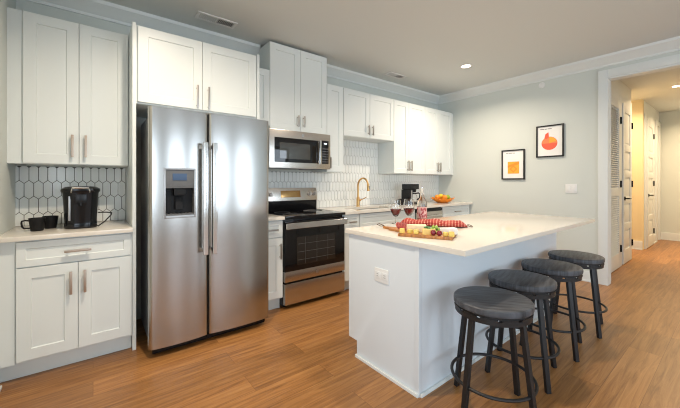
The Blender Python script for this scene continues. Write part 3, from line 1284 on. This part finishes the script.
kx, ky = -0.070, 3.045
b = MB()
loft(b, [(0.092, 0.115, 0.06, CT, 0), (0.096, 0.118, 0.06, CT + 0.01, 0), (0.094, 0.116, 0.06, CT + 0.03, 0), (0.094, 0.116, 0.06, CT + 0.04, 0)], kx, ky)
fin('drip_base', b, M['gloss'], r)
b = MB()
loft(b, [(0.092, 0.112, 0.06, CT + 0.04, 0.0), (0.096, 0.116, 0.06, CT + 0.12, 0), (0.103, 0.122, 0.062, CT + 0.25, 0), (0.106, 0.124, 0.062, CT + 0.262, 0)], kx, ky)
bd = fin('body', b, M['gloss'], r)
b = MB()
loft(b, [(0.110, 0.129, 0.062, CT + 0.2625, 0), (0.113, 0.132, 0.062, CT + 0.27, 0), (0.111, 0.13, 0.062, CT + 0.285, 0), (0.088, 0.105, 0.055, CT + 0.30, 0), (0.06, 0.07, 0.04, CT + 0.303, 0)], kx, ky)
fin('lid', b, M['gloss'], r)
b = MB()
b.tube([(kx - 0.05, ky - 0.13, CT + 0.262), (kx - 0.05, ky - 0.142, CT + 0.27), (kx - 0.045, ky - 0.142, CT + 0.293), (kx + 0.045, ky - 0.142, CT + 0.293), (kx + 0.05, ky - 0.142, CT + 0.27), (kx + 0.05, ky - 0.13, CT + 0.262)], 0.006, 8)
fin('lid_handle', b, M['steelp'], r)
b = MB()
b.box(kx - 0.035, kx + 0.035, ky - 0.128, ky - 0.11, CT + 0.18, CT + 0.25, 0.01)
b.cyl((kx, ky - 0.118, CT + 0.19), (kx, ky - 0.118, CT + 0.165), 0.012, 14)
fin('spout', b, M['black'], r)
for k in (-1,):
    b = MB()
    b.box(kx + k * 0.062 - 0.006, kx + k * 0.062 + 0.006, ky - 0.118, ky - 0.108, CT + 0.06, CT + 0.235, 0.003)  # light reflected down the glossy body, modelled as a silver strip
    fin('reflection_strip', b, M['lgrey'], r)
b = MB()
b.tube([(0.03, 3.07, CT + 0.10), (0.08, 3.06, CT + 0.10), (0.115, 3.05, CT + 0.095), (0.11, 3.03, CT + 0.08), (0.07, 3.0, CT + 0.035), (0.03, 2.985, CT + 0.005), (0.02, 3.0, CT + 0.01)], 0.0045, 8)
fin('power_cord', b, M['cord'], r)


def mug(label, x, y, ha, group='black mugs in the coffee corner', s=1.0):
    r = thing('mug', label, 'mug', (x, y, CT), group)
    b = MB()
    b.lathe([(0, 0), (0.031 * s, 0), (0.034 * s, 0.004), (0.0445 * s, 0.088 * s), (0.0415 * s, 0.088 * s), (0.031 * s, 0.008), (0, 0.006)], (x, y, CT), 32)
    bd = fin('cup', b, M['matte'], r)
    b = MB()
    c, sn = math.cos(ha), math.sin(ha)
    pts = [(0.041, 0.072), (0.060, 0.076), (0.075, 0.072), (0.077, 0.06), (0.074, 0.036), (0.066, 0.024), (0.037, 0.02)]
    b.tube([(x + p * s * c, y + p * s * sn, CT + z * s) for p, z in pts], 0.0055, 8)
    fin('handle', b, M['matte'], r)
    return r


mug('front black mug with its handle turned left toward the wall', -0.303, 2.99, math.radians(196))
mug('rear black mug nestled beside the pod coffee brewer', -0.244, 3.10, math.radians(80))

# ------------------------------------------------------------------ back counter
r = thing('drip_coffee_maker', 'black drip coffee maker with glass carafe on the back counter', 'coffee maker', (3.79, 3.1, CT))
b = MB()
cx, cy = 3.79, 3.1
b.box(cx - 0.13, cx + 0.10, cy - 0.085, cy + 0.085, CT, CT + 0.03, 0.008)
fin('base', b, M['black'], r)
b = MB()
b.box(cx - 0.13, cx - 0.07, cy - 0.085, cy + 0.085, CT + 0.0305, CT + 0.225, 0.012)
wt = fin('water_tank', b, M['black'], r)
b = MB()
b.box(cx - 0.112, cx - 0.084, cy - 0.088, cy - 0.084, CT + 0.05, CT + 0.21, 0.001)  # silvery highlight on the black tank, modelled as a pale strip
fin('highlight_strip', b, M['lgrey'], wt)
b = MB()
b.box(cx - 0.13, cx + 0.09, cy - 0.075, cy + 0.075, CT + 0.2255, CT + 0.305, 0.012)
b.lathe([(0.0, 0), (0.05, 0.0), (0.06, 0.05), (0.06, 0.058), (0, 0.058)], (cx + 0.03, cy, CT + 0.18), 24)
fin('filter_housing', b, M['gloss'], r)
b = MB()
b.lathe([(0, 0), (0.052, 0), (0.066, 0.03), (0.068, 0.06), (0.058, 0.10), (0.046, 0.118), (0.049, 0.126), (0.046, 0.126), (0.043, 0.118), (0.055, 0.10), (0.065, 0.06), (0.063, 0.03), (0.05, 0.004), (0, 0.003)], (cx + 0.03, cy - 0.005, CT + 0.032), 28)
ca = fin('carafe', b, M['glass'], r)
b = MB()
b.tube([(cx + 0.075, cy - 0.02, CT + 0.16), (cx + 0.12, cy - 0.04, CT + 0.168), (cx + 0.145, cy - 0.05, CT + 0.145), (cx + 0.14, cy - 0.045, CT + 0.09), (cx + 0.10, cy - 0.03, CT + 0.065)], 0.011, 10)
b.lathe([(0.044, 0), (0.05, 0.004), (0.05, 0.018), (0.0, 0.022)], (cx + 0.03, cy - 0.005, CT + 0.1525), 24)
fin('handle', b, M['black'], ca)
mug('small black mug left of the drip coffee maker on the back counter', 3.56, 3.08, math.radians(150), None)

bx, by = 4.44, 3.0
BS = 1.2
r = thing('fruit_bowl', 'orange scalloped bowl on the back counter holding fruit', 'bowl', (bx, by, CT))
b = MB()
t = bmesh.new()
prof = [(0.0, 0.004), (0.06, 0.0), (0.07, 0.004), (0.11, 0.035), (0.145, 0.078), (0.152, 0.082), (0.148, 0.084), (0.105, 0.042), (0.06, 0.012), (0.0, 0.010)]
n = 48
rings = []
for rr, z in [(p_ * BS, q_ * BS * 0.75) for p_, q_ in prof]:
    if rr == 0:
        rings.append([t.verts.new((bx, by, CT + z))])
        continue
    rg = []
    for k in range(n):
        a = 2 * PI * k / n
        f = 1 + 0.035 * math.cos(8 * a) * (rr / 0.15) ** 2
        zz = z + 0.008 * math.cos(8 * a) * (rr / 0.15) ** 3
        rg.append(t.verts.new((bx + rr * f * math.cos(a), by + rr * f * math.sin(a), CT + max(0, zz))))
    rings.append(rg)
for A, B in zip(rings, rings[1:]):
    for k in range(n):
        l = (k + 1) % n
        if len(A) == 1:
            t.faces.new((A[0], B[l], B[k]))
        elif len(B) == 1:
            t.faces.new((A[k], A[l], B[0]))
        else:
            t.faces.new((A[k], A[l], B[l], B[k]))
b._add(t)
fin('bowl_wall', b, M['bowl'], r, smooth=60)


def fruit(name, label, cat, m, x, y, z, rad, sz=(1, 1, 1), group='fruit in the orange bowl'):
    b = MB()
    b.ball((x, y, z), rad, sz, 3)
    b.cyl((x, y, z + rad * sz[2] * 0.96), (x + 0.002, y, z + rad * sz[2] * 1.08), 0.003, 6)
    return single(name, b, m, label, cat, (x, y, z - rad * sz[2]), group)


fz = CT + 0.068
fruit('orange', 'whole orange at the left end of the fruit bowl', 'fruit', M['orangef'], bx - 0.085, by + 0.035, fz + .022, 0.042)
fruit('orange', 'whole orange at the front of the fruit bowl', 'fruit', M['orangef'], bx - 0.03, by - 0.062, fz + .020, 0.042)
fruit('lemon', 'yellow lemon on top in the middle of the fruit bowl', 'fruit', M['lemon'], bx + 0.004, by + 0.032, fz + 0.034, 0.042, (1.1, 0.95, .95))
fruit('lime', 'green lime at the right side of the fruit bowl', 'fruit', M['lime'], bx + 0.072, by - 0.048, fz + 0.022, 0.039, (1.1, 1, .95))
fruit('apple', 'small red apple at the far right rim of the fruit bowl', 'fruit', M['apple'], bx + 0.092, by + 0.042, fz + 0.024, 0.037)


# ------------------------------------------------------------------ island: wine, cloth, boards, food
def wine_glass(label, x, y):
    r = thing('wine_glass', label, 'wine glass', (x, y, CT), 'wine glasses on the island')
    b = MB()
    z = CT
    b.lathe([(0, 0), (0.034, 0), (0.034, 0.002), (0.010, 0.006), (0.004, 0.012), (0.0035, 0.03), (0.0045, 0.054), (0.018, 0.062), (0.036, 0.088), (0.046, 0.118), (0.0455, 0.150), (0.038, 0.200),
             (0.0368, 0.200), (0.0443, 0.150), (0.0448, 0.118), (0.0347, 0.089), (0.016, 0.0645), (0, 0.061)], (x, y, z), 36)
    fin('glass', b, M['glass'], r, smooth=60)
    b = MB()
    b.lathe([(0, 0.0618), (0.0155, 0.0655), (0.0341, 0.0895), (0.0441, 0.1182), (0.0441, 0.121), (0, 0.121)], (x, y, z), 36)
    fin('wine', b, M['wine'], r, smooth=50)
    return r


wine_glass('left glass of red wine at the back edge of the island', 1.934, 1.745)
wine_glass('right glass of red wine, next to the bottle on the island', 2.066, 1.715)

wx, wy = 2.243, 1.715
r = thing('wine_bottle', 'clear glass wine bottle with pink and red label on the island', 'bottle', (wx, wy, CT))
b = MB()
b.lathe([(0, 0.004), (0.03, 0), (0.041, 0.004), (0.042, 0.012), (0.042, 0.155), (0.038, 0.178), (0.022, 0.205), (0.0155, 0.222), (0.0145, 0.275), (0.017, 0.278), (0.017, 0.288), (0.0, 0.288)], (wx, wy, CT), 32)
fin('bottle_glass', b, M['rose'], r, smooth=50)
b = MB()
b.lathe([(0.0423, 0.028), (0.0427, 0.028), (0.0427, 0.125), (0.0423, 0.125), (0.0423, 0.028)], (wx, wy, CT), 40)
lb = fin('bottle_label', b, M['label'], r)
b = MB()
rnd = random.Random(3)
for k in range(60):
    a = rnd.uniform(0, 2 * PI)
    z = rnd.uniform(0.04, 0.112)
    b.obox((wx + 0.0429 * math.cos(a), wy + 0.0429 * math.sin(a), CT + z), (0.001, rnd.uniform(0.007, 0.014), rnd.uniform(0.012, 0.024)), a)
fin('label_print', b, M['labelr'], lb)
b = MB()
b.lathe([(0, 0.006), (0.037, 0.006), (0.0385, 0.012), (0.0385, 0.06), (0, 0.06)], (wx, wy, CT), 32)
fin('wine', b, M['roseliq'], r)
b = MB()
b.lathe([(0.0, 0.289), (0.0105, 0.289), (0.0105, 0.298), (0, 0.298)], (wx, wy, CT), 16)
fin('stopper', b, M['steelp'], r)

# red gingham cloth bundle lying behind the boards
A = Vector((1.945, 1.655, 0))
B = Vector((2.165, 1.305, 0))
ax = (B - A).normalized()
nn = Vector((-ax.y, ax.x, 0))
if nn.x < 0:
    nn = -nn          # away from the camera side
t = bmesh.new()
uvl = t.loops.layers.uv.new('UVMap')
NU, NV = 48, 22
Lc = (B - A).length
V = []
for i in range(NU + 1):
    u = i / NU
    s = -0.04 + u * (Lc + 0.10)
    end = min(1, max(0.02, u / 0.10)) ** 0.5 * min(1, max(0.03, (1 - u) / 0.12)) ** 0.7
    row = []
    for j in range(NV):
        a = 2 * PI * j / NV
        wv = 0.080 * end * (1 + 0.05 * math.sin(9 * u + 2 * a))
        hgt = 0.023 * end * (1 + 0.12 * math.sin(14 * u + 1))
        sg = lambda q: math.copysign(abs(q) ** 0.75, q)
        p = A + ax * s + nn * (wv * sg(math.cos(a)))
        z = CT + hgt + hgt * sg(math.sin(a)) + (0.004 * math.sin(31 * u + 3 * a) * end if math.sin(a) > 0.1 else 0)
        row.append(t.verts.new((p.x, p.y, z + 0.0005)))
    V.append(row)
for i in range(NU):
    for j in range(NV):
        k = (j + 1) % NV
        f = t.faces.new((V[i][j], V[i + 1][j], V[i + 1][k], V[i][k]))
        for lp, (iu, jv) in zip(f.loops, ((i, j), (i + 1, j), (i + 1, j + 1), (i, j + 1))):
            lp[uvl].uv = (iu / NU * 46, jv / NV * 34)
t.faces.new(V[0])
t.faces.new(list(reversed(V[-1])))
r = thing('gingham_cloth', 'red gingham cloth rolled up behind the cheese board', 'cloth', (2.04, 1.47, CT))
b = MB()
b._add(t)
fin('folded_cloth', b, M['gingham'], r, smooth=80)
b = MB()
e = A + ax * (Lc + 0.075)
b.tube([(e.x + 0.018 * math.cos(q / 14 * 2 * PI) * 1, e.y + 0.018 * math.sin(q / 14 * 2 * PI), CT + 0.012 + 0.006 * math.sin(q / 14 * 2 * PI)) for q in range(14)], 0.003, 6, True)
fin('hanging_loop', b, M['rope'], r)

# cheese board
P0 = Vector((1.475, 1.315, 0))
P1 = Vector((1.600, 1.045, 0))
ux = (P1 - P0).normalized()
vx = Vector((-ux.y, ux.x, 0))
if vx.x < 0:
    vx = -vx
BL, BW = 0.330, 0.24
ang = math.atan2(ux.y, ux.x)


def bp(u, v, z=0.0):
    p = P0 + ux * u + vx * v
    return (p.x, p.y, CT + 0.0185 + z)


b = MB()
c = P0 + ux * (BL / 2) + vx * (BW / 2)
b.obox((c.x, c.y, CT + 0.009), (BL, BW, 0.018), ang, 0.004)
single('cutting_board', b, M['board'], 'rectangular wooden board of cheese and grapes at the island edge', 'board', (c.x, c.y, CT))

# paddle board lying behind it
r = thing('paddle_board', 'small wooden paddle board with cord loop left of the cheese board', 'board', (1.62, 1.5, CT))
b = MB()
q0 = Vector((1.66, 1.44, 0))
dirh = Vector((0.02, 1.0, 0)).normalized()
hd = Vector((-dirh.y, dirh.x, 0))
poly = []
for u, v in ((-0.07, -0.055), (0.06, -0.055), (0.085, -0.045), (0.10, -0.018), (0.17, -0.014), (0.18, -0.008), (0.18, 0.008), (0.17, 0.014), (0.10, 0.018), (0.085, 0.045), (0.06, 0.055), (-0.07, 0.055)):
    p = q0 + dirh * u + hd * v
    poly.append((p.x, p.y))
b.prism(poly, CT, CT + 0.014, 'z', 0.003)
pb = fin('board', b, M['board'], r)
b = MB()
e = q0 + dirh * 0.17
b.tube([(e.x, e.y, CT + 0.016), (e.x + 0.005, e.y + 0.03, CT + 0.022), (e.x - 0.005, e.y + 0.055, CT + 0.03), (e.x - 0.02, e.y + 0.06, CT + 0.024), (e.x - 0.012, e.y + 0.03, CT + 0.014), (e.x, e.y, CT + 0.017)], 0.003, 6)
fin('cord_loop', b, M['rope'], r)

FG = 'food on the cheese board'


def cube_cheese(u, v, label, s=0.024, m='cheese', a=0.0, z=0.0):
    b = MB()
    p = bp(u, v, s * 0.5 + z)
    b.obox(p, (s * 1.1, s, s), ang + a, 0.0075)
    single('cheese_cube', b, M[m], label, 'cheese', (p[0], p[1], p[2] - s / 2), 'cheese cubes on the board')


cube_cheese(0.022, 0.025, 'leftmost yellow cheese cube at the front of the board', 0.03, a=0.3)
cube_cheese(0.072, 0.03, 'second yellow cheese cube from the left on the board', 0.026, a=0.8)
cube_cheese(0.112, 0.025, 'third yellow cheese cube, left of the golden wedge', 0.028, a=0.1)
cube_cheese(0.288, 0.03, 'yellow cheese cube just right of the red grapes', 0.025, a=0.5)
cube_cheese(0.322, 0.028, 'rightmost yellow cheese cube at the board corner', 0.03, a=0.2)


def wedge(name, label, u, v, ln, wd, hh, m, a=0.0, z=0.0, rind=None):
    b = MB()
    p = bp(u, v, z)
    co, si = math.cos(ang + a), math.sin(ang + a)
    poly = []
    for x, y in ((-ln / 2, -wd * 0.12), (ln / 2, -wd / 2), (ln * 0.56, 0), (ln / 2, wd / 2), (-ln / 2, wd * 0.12)):
        poly.append((p[0] + x * co - y * si, p[1] + x * si + y * co))
    b.prism(poly, p[2], p[2] + hh, 'z', 0.004)
    return single(name, b, M[m], label, 'cheese', (p[0], p[1], p[2]))


wedge('cheese_wedge', 'golden cheese wedge in the middle of the board front', 0.188, 0.04, 0.075, 0.05, 0.034, 'cheddar', 3.3)
wedge('cheese_wedge', 'large pale cheese wedge at the back left of the board', 0.085, 0.13, 0.12, 0.09, 0.045, 'pale', 0.2)
wedge('brie_wedge', 'white rinded soft cheese wedge at the right end of the board', 0.285, 0.135, 0.10, 0.085, 0.036, 'brie', 0.4)
for k, (u, v, lab) in enumerate(((0.216, 0.028, 'left red grape at the front of the board'), (0.252, 0.026, 'right red grape at the front of the board'))):
    b = MB()
    p = bp(u, v, 0.016)
    b.ball(p, 0.0165, (1, 1, 1), 3)
    single('red_grape', b, M['rgrape'], lab, 'grape', (p[0], p[1], p[2] - 0.0165), 'red grapes on the board')
# bunch of green grapes: one thing, each grape and the sprig a part
gp = bp(0.21, 0.115)
r = thing('green_grape_bunch', 'bunch of green grapes with a dark leaf behind the red grapes', 'grapes', gp)
rnd = random.Random(5)
for k in range(16):
    lay = 0 if k < 8 else (1 if k < 13 else 2)
    rad = (0.032, 0.021, 0.010)[lay]
    a = k * 2.4
    b = MB()
    b.ball((gp[0] + rad * math.cos(a) * 1.25, gp[1] + rad * math.sin(a), gp[2] + 0.0105 + lay * 0.014), 0.0105, (1, 1, 1.1), 2)
    fin('grape', b, M['ggrape'], r)
b = MB()
for q in (-0.6, 0.2, 0.9):
    lx, ly = gp[0] - ux.x * 0.045, gp[1] - ux.y * 0.045
    b.ball((lx + 0.012 * math.cos(q * 3), ly + 0.012 * math.sin(q * 3), gp[2] + 0.032 + q * 0.004), 0.02, (1, 0.7, 0.28), 2)
fin('leaf', b, M['herb'], r)
# fan of salami slices standing against the pale wedge
for k in range(4):
    b = MB()
    cxx, cyy = 1.615 + 0.002 * k, 1.425 - 0.022 * k
    mtx = Matrix.Translation((cxx, cyy, CT + 0.0145 + 0.0265)) @ Matrix.Rotation(-0.55, 4, 'X') @ Matrix.Rotation(PI / 2, 4, 'X')
    b.lathe([(0, -0.0015), (0.028, -0.0015), (0.03, 0), (0.028, 0.0015), (0, 0.0015)], (0, 0, 0), 26)
    rot_all(b, mtx)
    single('salami_slice', b, M['salami'], ('first (leftmost)', 'second', 'third', 'last (rightmost)')[k] + ' salami slice of the row leaning on the paddle board', 'salami', (cxx, cyy, CT + 0.0145), 'salami slices on the paddle board')


# the island worktop sits a centimetre lower than the wall counters
for o in list(COL.objects):
    if o.parent is None and o.name.split('.')[0] in ('wine_glass', 'wine_bottle', 'gingham_cloth', 'cutting_board', 'paddle_board', 'cheese_cube',
                                                     'cheese_wedge', 'brie_wedge', 'red_grape', 'green_grape_bunch', 'salami_slice'):
        o.location = o.location + Vector((0.050, 0.042, -0.010))

# ------------------------------------------------------------------ right wall: pictures, switch, detector
def picture(label, yc, zc, wd, hh, art):
    r = thing('framed_print', label, 'picture', (XR, yc, zc - hh / 2))
    b = MB()
    f, d = 0.018, 0.025
    y0, y1, z0, z1 = yc - wd / 2, yc + wd / 2, zc - hh / 2, zc + hh / 2
    b.box(XR - d, XR - 0.001, y0, y0 + f, z0, z1, 0.001)
    b.box(XR - d, XR - 0.001, y1 - f, y1, z0, z1, 0.001)
    b.box(XR - d, XR - 0.001, y0 + f, y1 - f, z0, z0 + f, 0.001)
    b.box(XR - d, XR - 0.001, y0 + f, y1 - f, z1 - f, z1, 0.001)
    fin('frame', b, M['frame'], r)
    b = MB()
    b.box(XR - 0.012, XR - 0.001, y0 + f, y1 - f, z0 + f, z1 - f)
    pp = fin('print_paper', b, M['paper'], r)
    art(pp, yc, zc, wd, hh)


def flat(parent, name, poly, m, x=XR - 0.0125, th=0.0008):
    b = MB()
    b.prism(poly, x - th, x, 'x')
    fin(name, b, m, parent)


def textline(parent, yc, z, hh, words):
    b = MB()
    y = yc
    for wv in words:
        b.box(XR - 0.0132, XR - 0.0124, y - wv, y, z, z + hh)
        y -= wv + 0.006
    fin('heading_line', b, M['text'], parent)


def art_square(p, yc, zc, wd, hh):
    cy, cz, s = yc - 0.005, zc - 0.045, 0.08
    flat(p, 'orange_square', [(cy - s, cz - s * 1.1), (cy + s, cz - s * 1.1), (cy + s, cz + s * 1.1), (cy - s, cz + s * 1.1)], M['orange'])
    flat(p, 'diamond', [(cy - 0.055, cz - 0.02), (cy, cz - 0.075), (cy + 0.055, cz - 0.02), (cy, cz + 0.035)], M['orange2'], XR - 0.0134)
    flat(p, 'diamond_core', [(cy - 0.03, cz - 0.02), (cy, cz - 0.05), (cy + 0.03, cz - 0.02), (cy, cz + 0.01)], M['orange'], XR - 0.0143)
    flat(p, 'corner_band', [(cy - s, cz + s * 1.1), (cy - s, cz + s * 0.6), (cy + s, cz + 0.0), (cy + s, cz + 0.03)], M['orange2'], XR - 0.0134)
    textline(p, yc + 0.10, zc + hh / 2 - 0.055, 0.008, (0.035, 0.05, 0.03))


def art_fruit(p, yc, zc, wd, hh):
    cy, cz = yc + 0.005, zc - 0.03
    R1, R2 = 0.095, 0.09
    E = lambda a0, a1, n=24, k=1: [(cy - k * R1 * math.cos(math.radians(a0 + (a1 - a0) * i / n)), cz + k * R2 * math.sin(math.radians(a0 + (a1 - a0) * i / n))) for i in range(n + 1)]
    flat(p, 'fruit_shape', E(0, 360)[:-1], M['red'])
    flat(p, 'fruit_half', E(0, 180), M['red2'], XR - 0.0134)
    flat(p, 'fruit_quarter', [(cy, cz)] + E(20, 88, 14, 0.93), M['orange'], XR - 0.0143)
    flat(p, 'fruit_leaf', [(cy + 0.06, cz + 0.07), (cy + 0.045, cz + 0.13), (cy + 0.01, cz + 0.15), (cy + 0.005, cz + 0.085), (cy + 0.03, cz + 0.06)], M['red'], XR - 0.0152)
    textline(p, yc + 0.115, zc + hh / 2 - 0.055, 0.010, (0.05, 0.03, 0.045))


picture('smaller black-framed print of an orange square on the grey wall', 2.105, 1.507, 0.325, 0.44, art_square)
picture('larger black-framed print of a coral fruit, higher on the grey wall', 1.628, 1.806, 0.33, 0.435, art_fruit)

r = thing('light_switch', 'white double rocker light switch plate on the grey wall', 'light switch', (XR, 1.388, 1.10))
b = MB()
b.box(XR - 0.007, XR - 0.0005, 1.325, 1.450, 1.105, 1.222, 0.002)
pl = fin('plate', b, M['white'], r)
for y in (1.358, 1.417):
    b = MB()
    b.box(XR - 0.011, XR - 0.006, y - 0.016, y + 0.016, 1.13, 1.197, 0.002)
    fin('rocker', b, M['white'], r)

b = MB()
b.lathe([(0, 0), (0.040, 0), (0.040, 0.006), (0.032, 0.010), (0.024, 0.010), (0.020, 0.007), (0, 0.009)], (0, 0, 0), 32)
rot_all(b, Matrix.Translation((XR - 0.0005, 1.727, 2.59)) @ Matrix.Rotation(-PI / 2, 4, 'Y'))
single('sprinkler_cover', b, M['white'], 'small round white cover plate high on the grey wall', 'sprinkler', (XR - 0.0005, 1.727, 2.59))


# ------------------------------------------------------------------ ceiling: vents and recessed lights
def vent(label, x0, x1, y0, y1):
    r = thing('ceiling_vent', label, 'vent', ((x0 + x1) / 2, (y0 + y1) / 2, H), 'ceiling air vents')
    b = MB()
    f = 0.024
    z0, z1 = H - 0.009, H - 0.0005
    b.box(x0, x1, y0, y0 + f, z0, z1, 0.002)
    b.box(x0, x1, y1 - f, y1, z0, z1, 0.002)
    b.box(x0, x0 + f, y0 + f, y1 - f, z0, z1, 0.002)
    b.box(x1 - f, x1, y0 + f, y1 - f, z0, z1, 0.002)
    xm = (x0 + x1) / 2
    b.box(xm - 0.006, xm + 0.006, y0 + f, y1 - f, z0, z1)
    fin('frame', b, M['white'], r)
    b = MB()
    b.box(x0 + f, x1 - f, y0 + f, y1 - f, H - 0.0015, H - 0.0005)
    fin('duct_opening', b, M['ventd'], r)
    for half, (a, c) in enumerate(((x0 + f, xm - 0.006), (xm + 0.006, x1 - f))):
        b = MB()
        n = 10
        for k in range(n):
            x = a + (k + 0.5) * (c - a) / n
            b.obox((x, (y0 + y1) / 2, H - 0.0055), (0.0135, y1 - y0 - 2 * f, 0.0012), 0, tilt=('Y', 0.75 if half == 0 else -0.75))
        fin('louvre_bank', b, M['white'], r)


vent('near white ceiling vent above the refrigerator cabinet', 0.735, 1.09, 2.98, 3.12)
vent('far white ceiling vent above the sink wall cabinet', 3.22, 3.55, 2.99, 3.12)


def can_light(label, x, y, z, power, group='recessed ceiling lights'):
    r = thing('recessed_light', label, 'ceiling light', (x, y, z), group)
    b = MB()
    b.lathe([(0.055, -0.001), (0.078, -0.001), (0.08, -0.004), (0.076, -0.007), (0.056, -0.006), (0.055, -0.001)], (x, y, z), 36)
    fin('trim_ring', b, M['white'], r)
    b = MB()
    b.lathe([(0, -0.003), (0.0545, -0.003), (0.0545, -0.001), (0, -0.001)], (x, y, z), 36)
    fin('diffuser', b, M['lamp'], r)
    l = bpy.data.lights.new('recessed_lamp', 'AREA')
    l.shape = 'DISK'
    l.size = 0.11
    l.energy = power
    l.spread = math.radians(150)
    l.color = (1.0, 0.73, 0.45) if 'hall' in group else (1.0, 0.84, 0.66)
    lo = bpy.data.objects.new('recessed_lamp', l)
    COL.objects.link(lo)
    lo.parent = r
    lo.location = (0, 0, -0.010)


can_light('glowing recessed ceiling light above the far end of the island', 3.85, 2.246, H, 26)
can_light('recessed ceiling light out of view above the near end of the island', 2.25, 1.30, H, 17)
can_light('recessed ceiling light out of view above the floor before the refrigerator', 0.42, 1.75, H, 28)
can_light('recessed ceiling light in the hall ceiling beyond the cased opening', 7.28, 0.655, H, 30, 'recessed hall lights')
can_light('recessed hall ceiling light near the far end wall', 8.9, 0.35, H, 30, 'recessed hall lights')
can_light('recessed ceiling light in the side recess of the hall', 7.5, 1.7, H, 16, 'recessed hall lights')
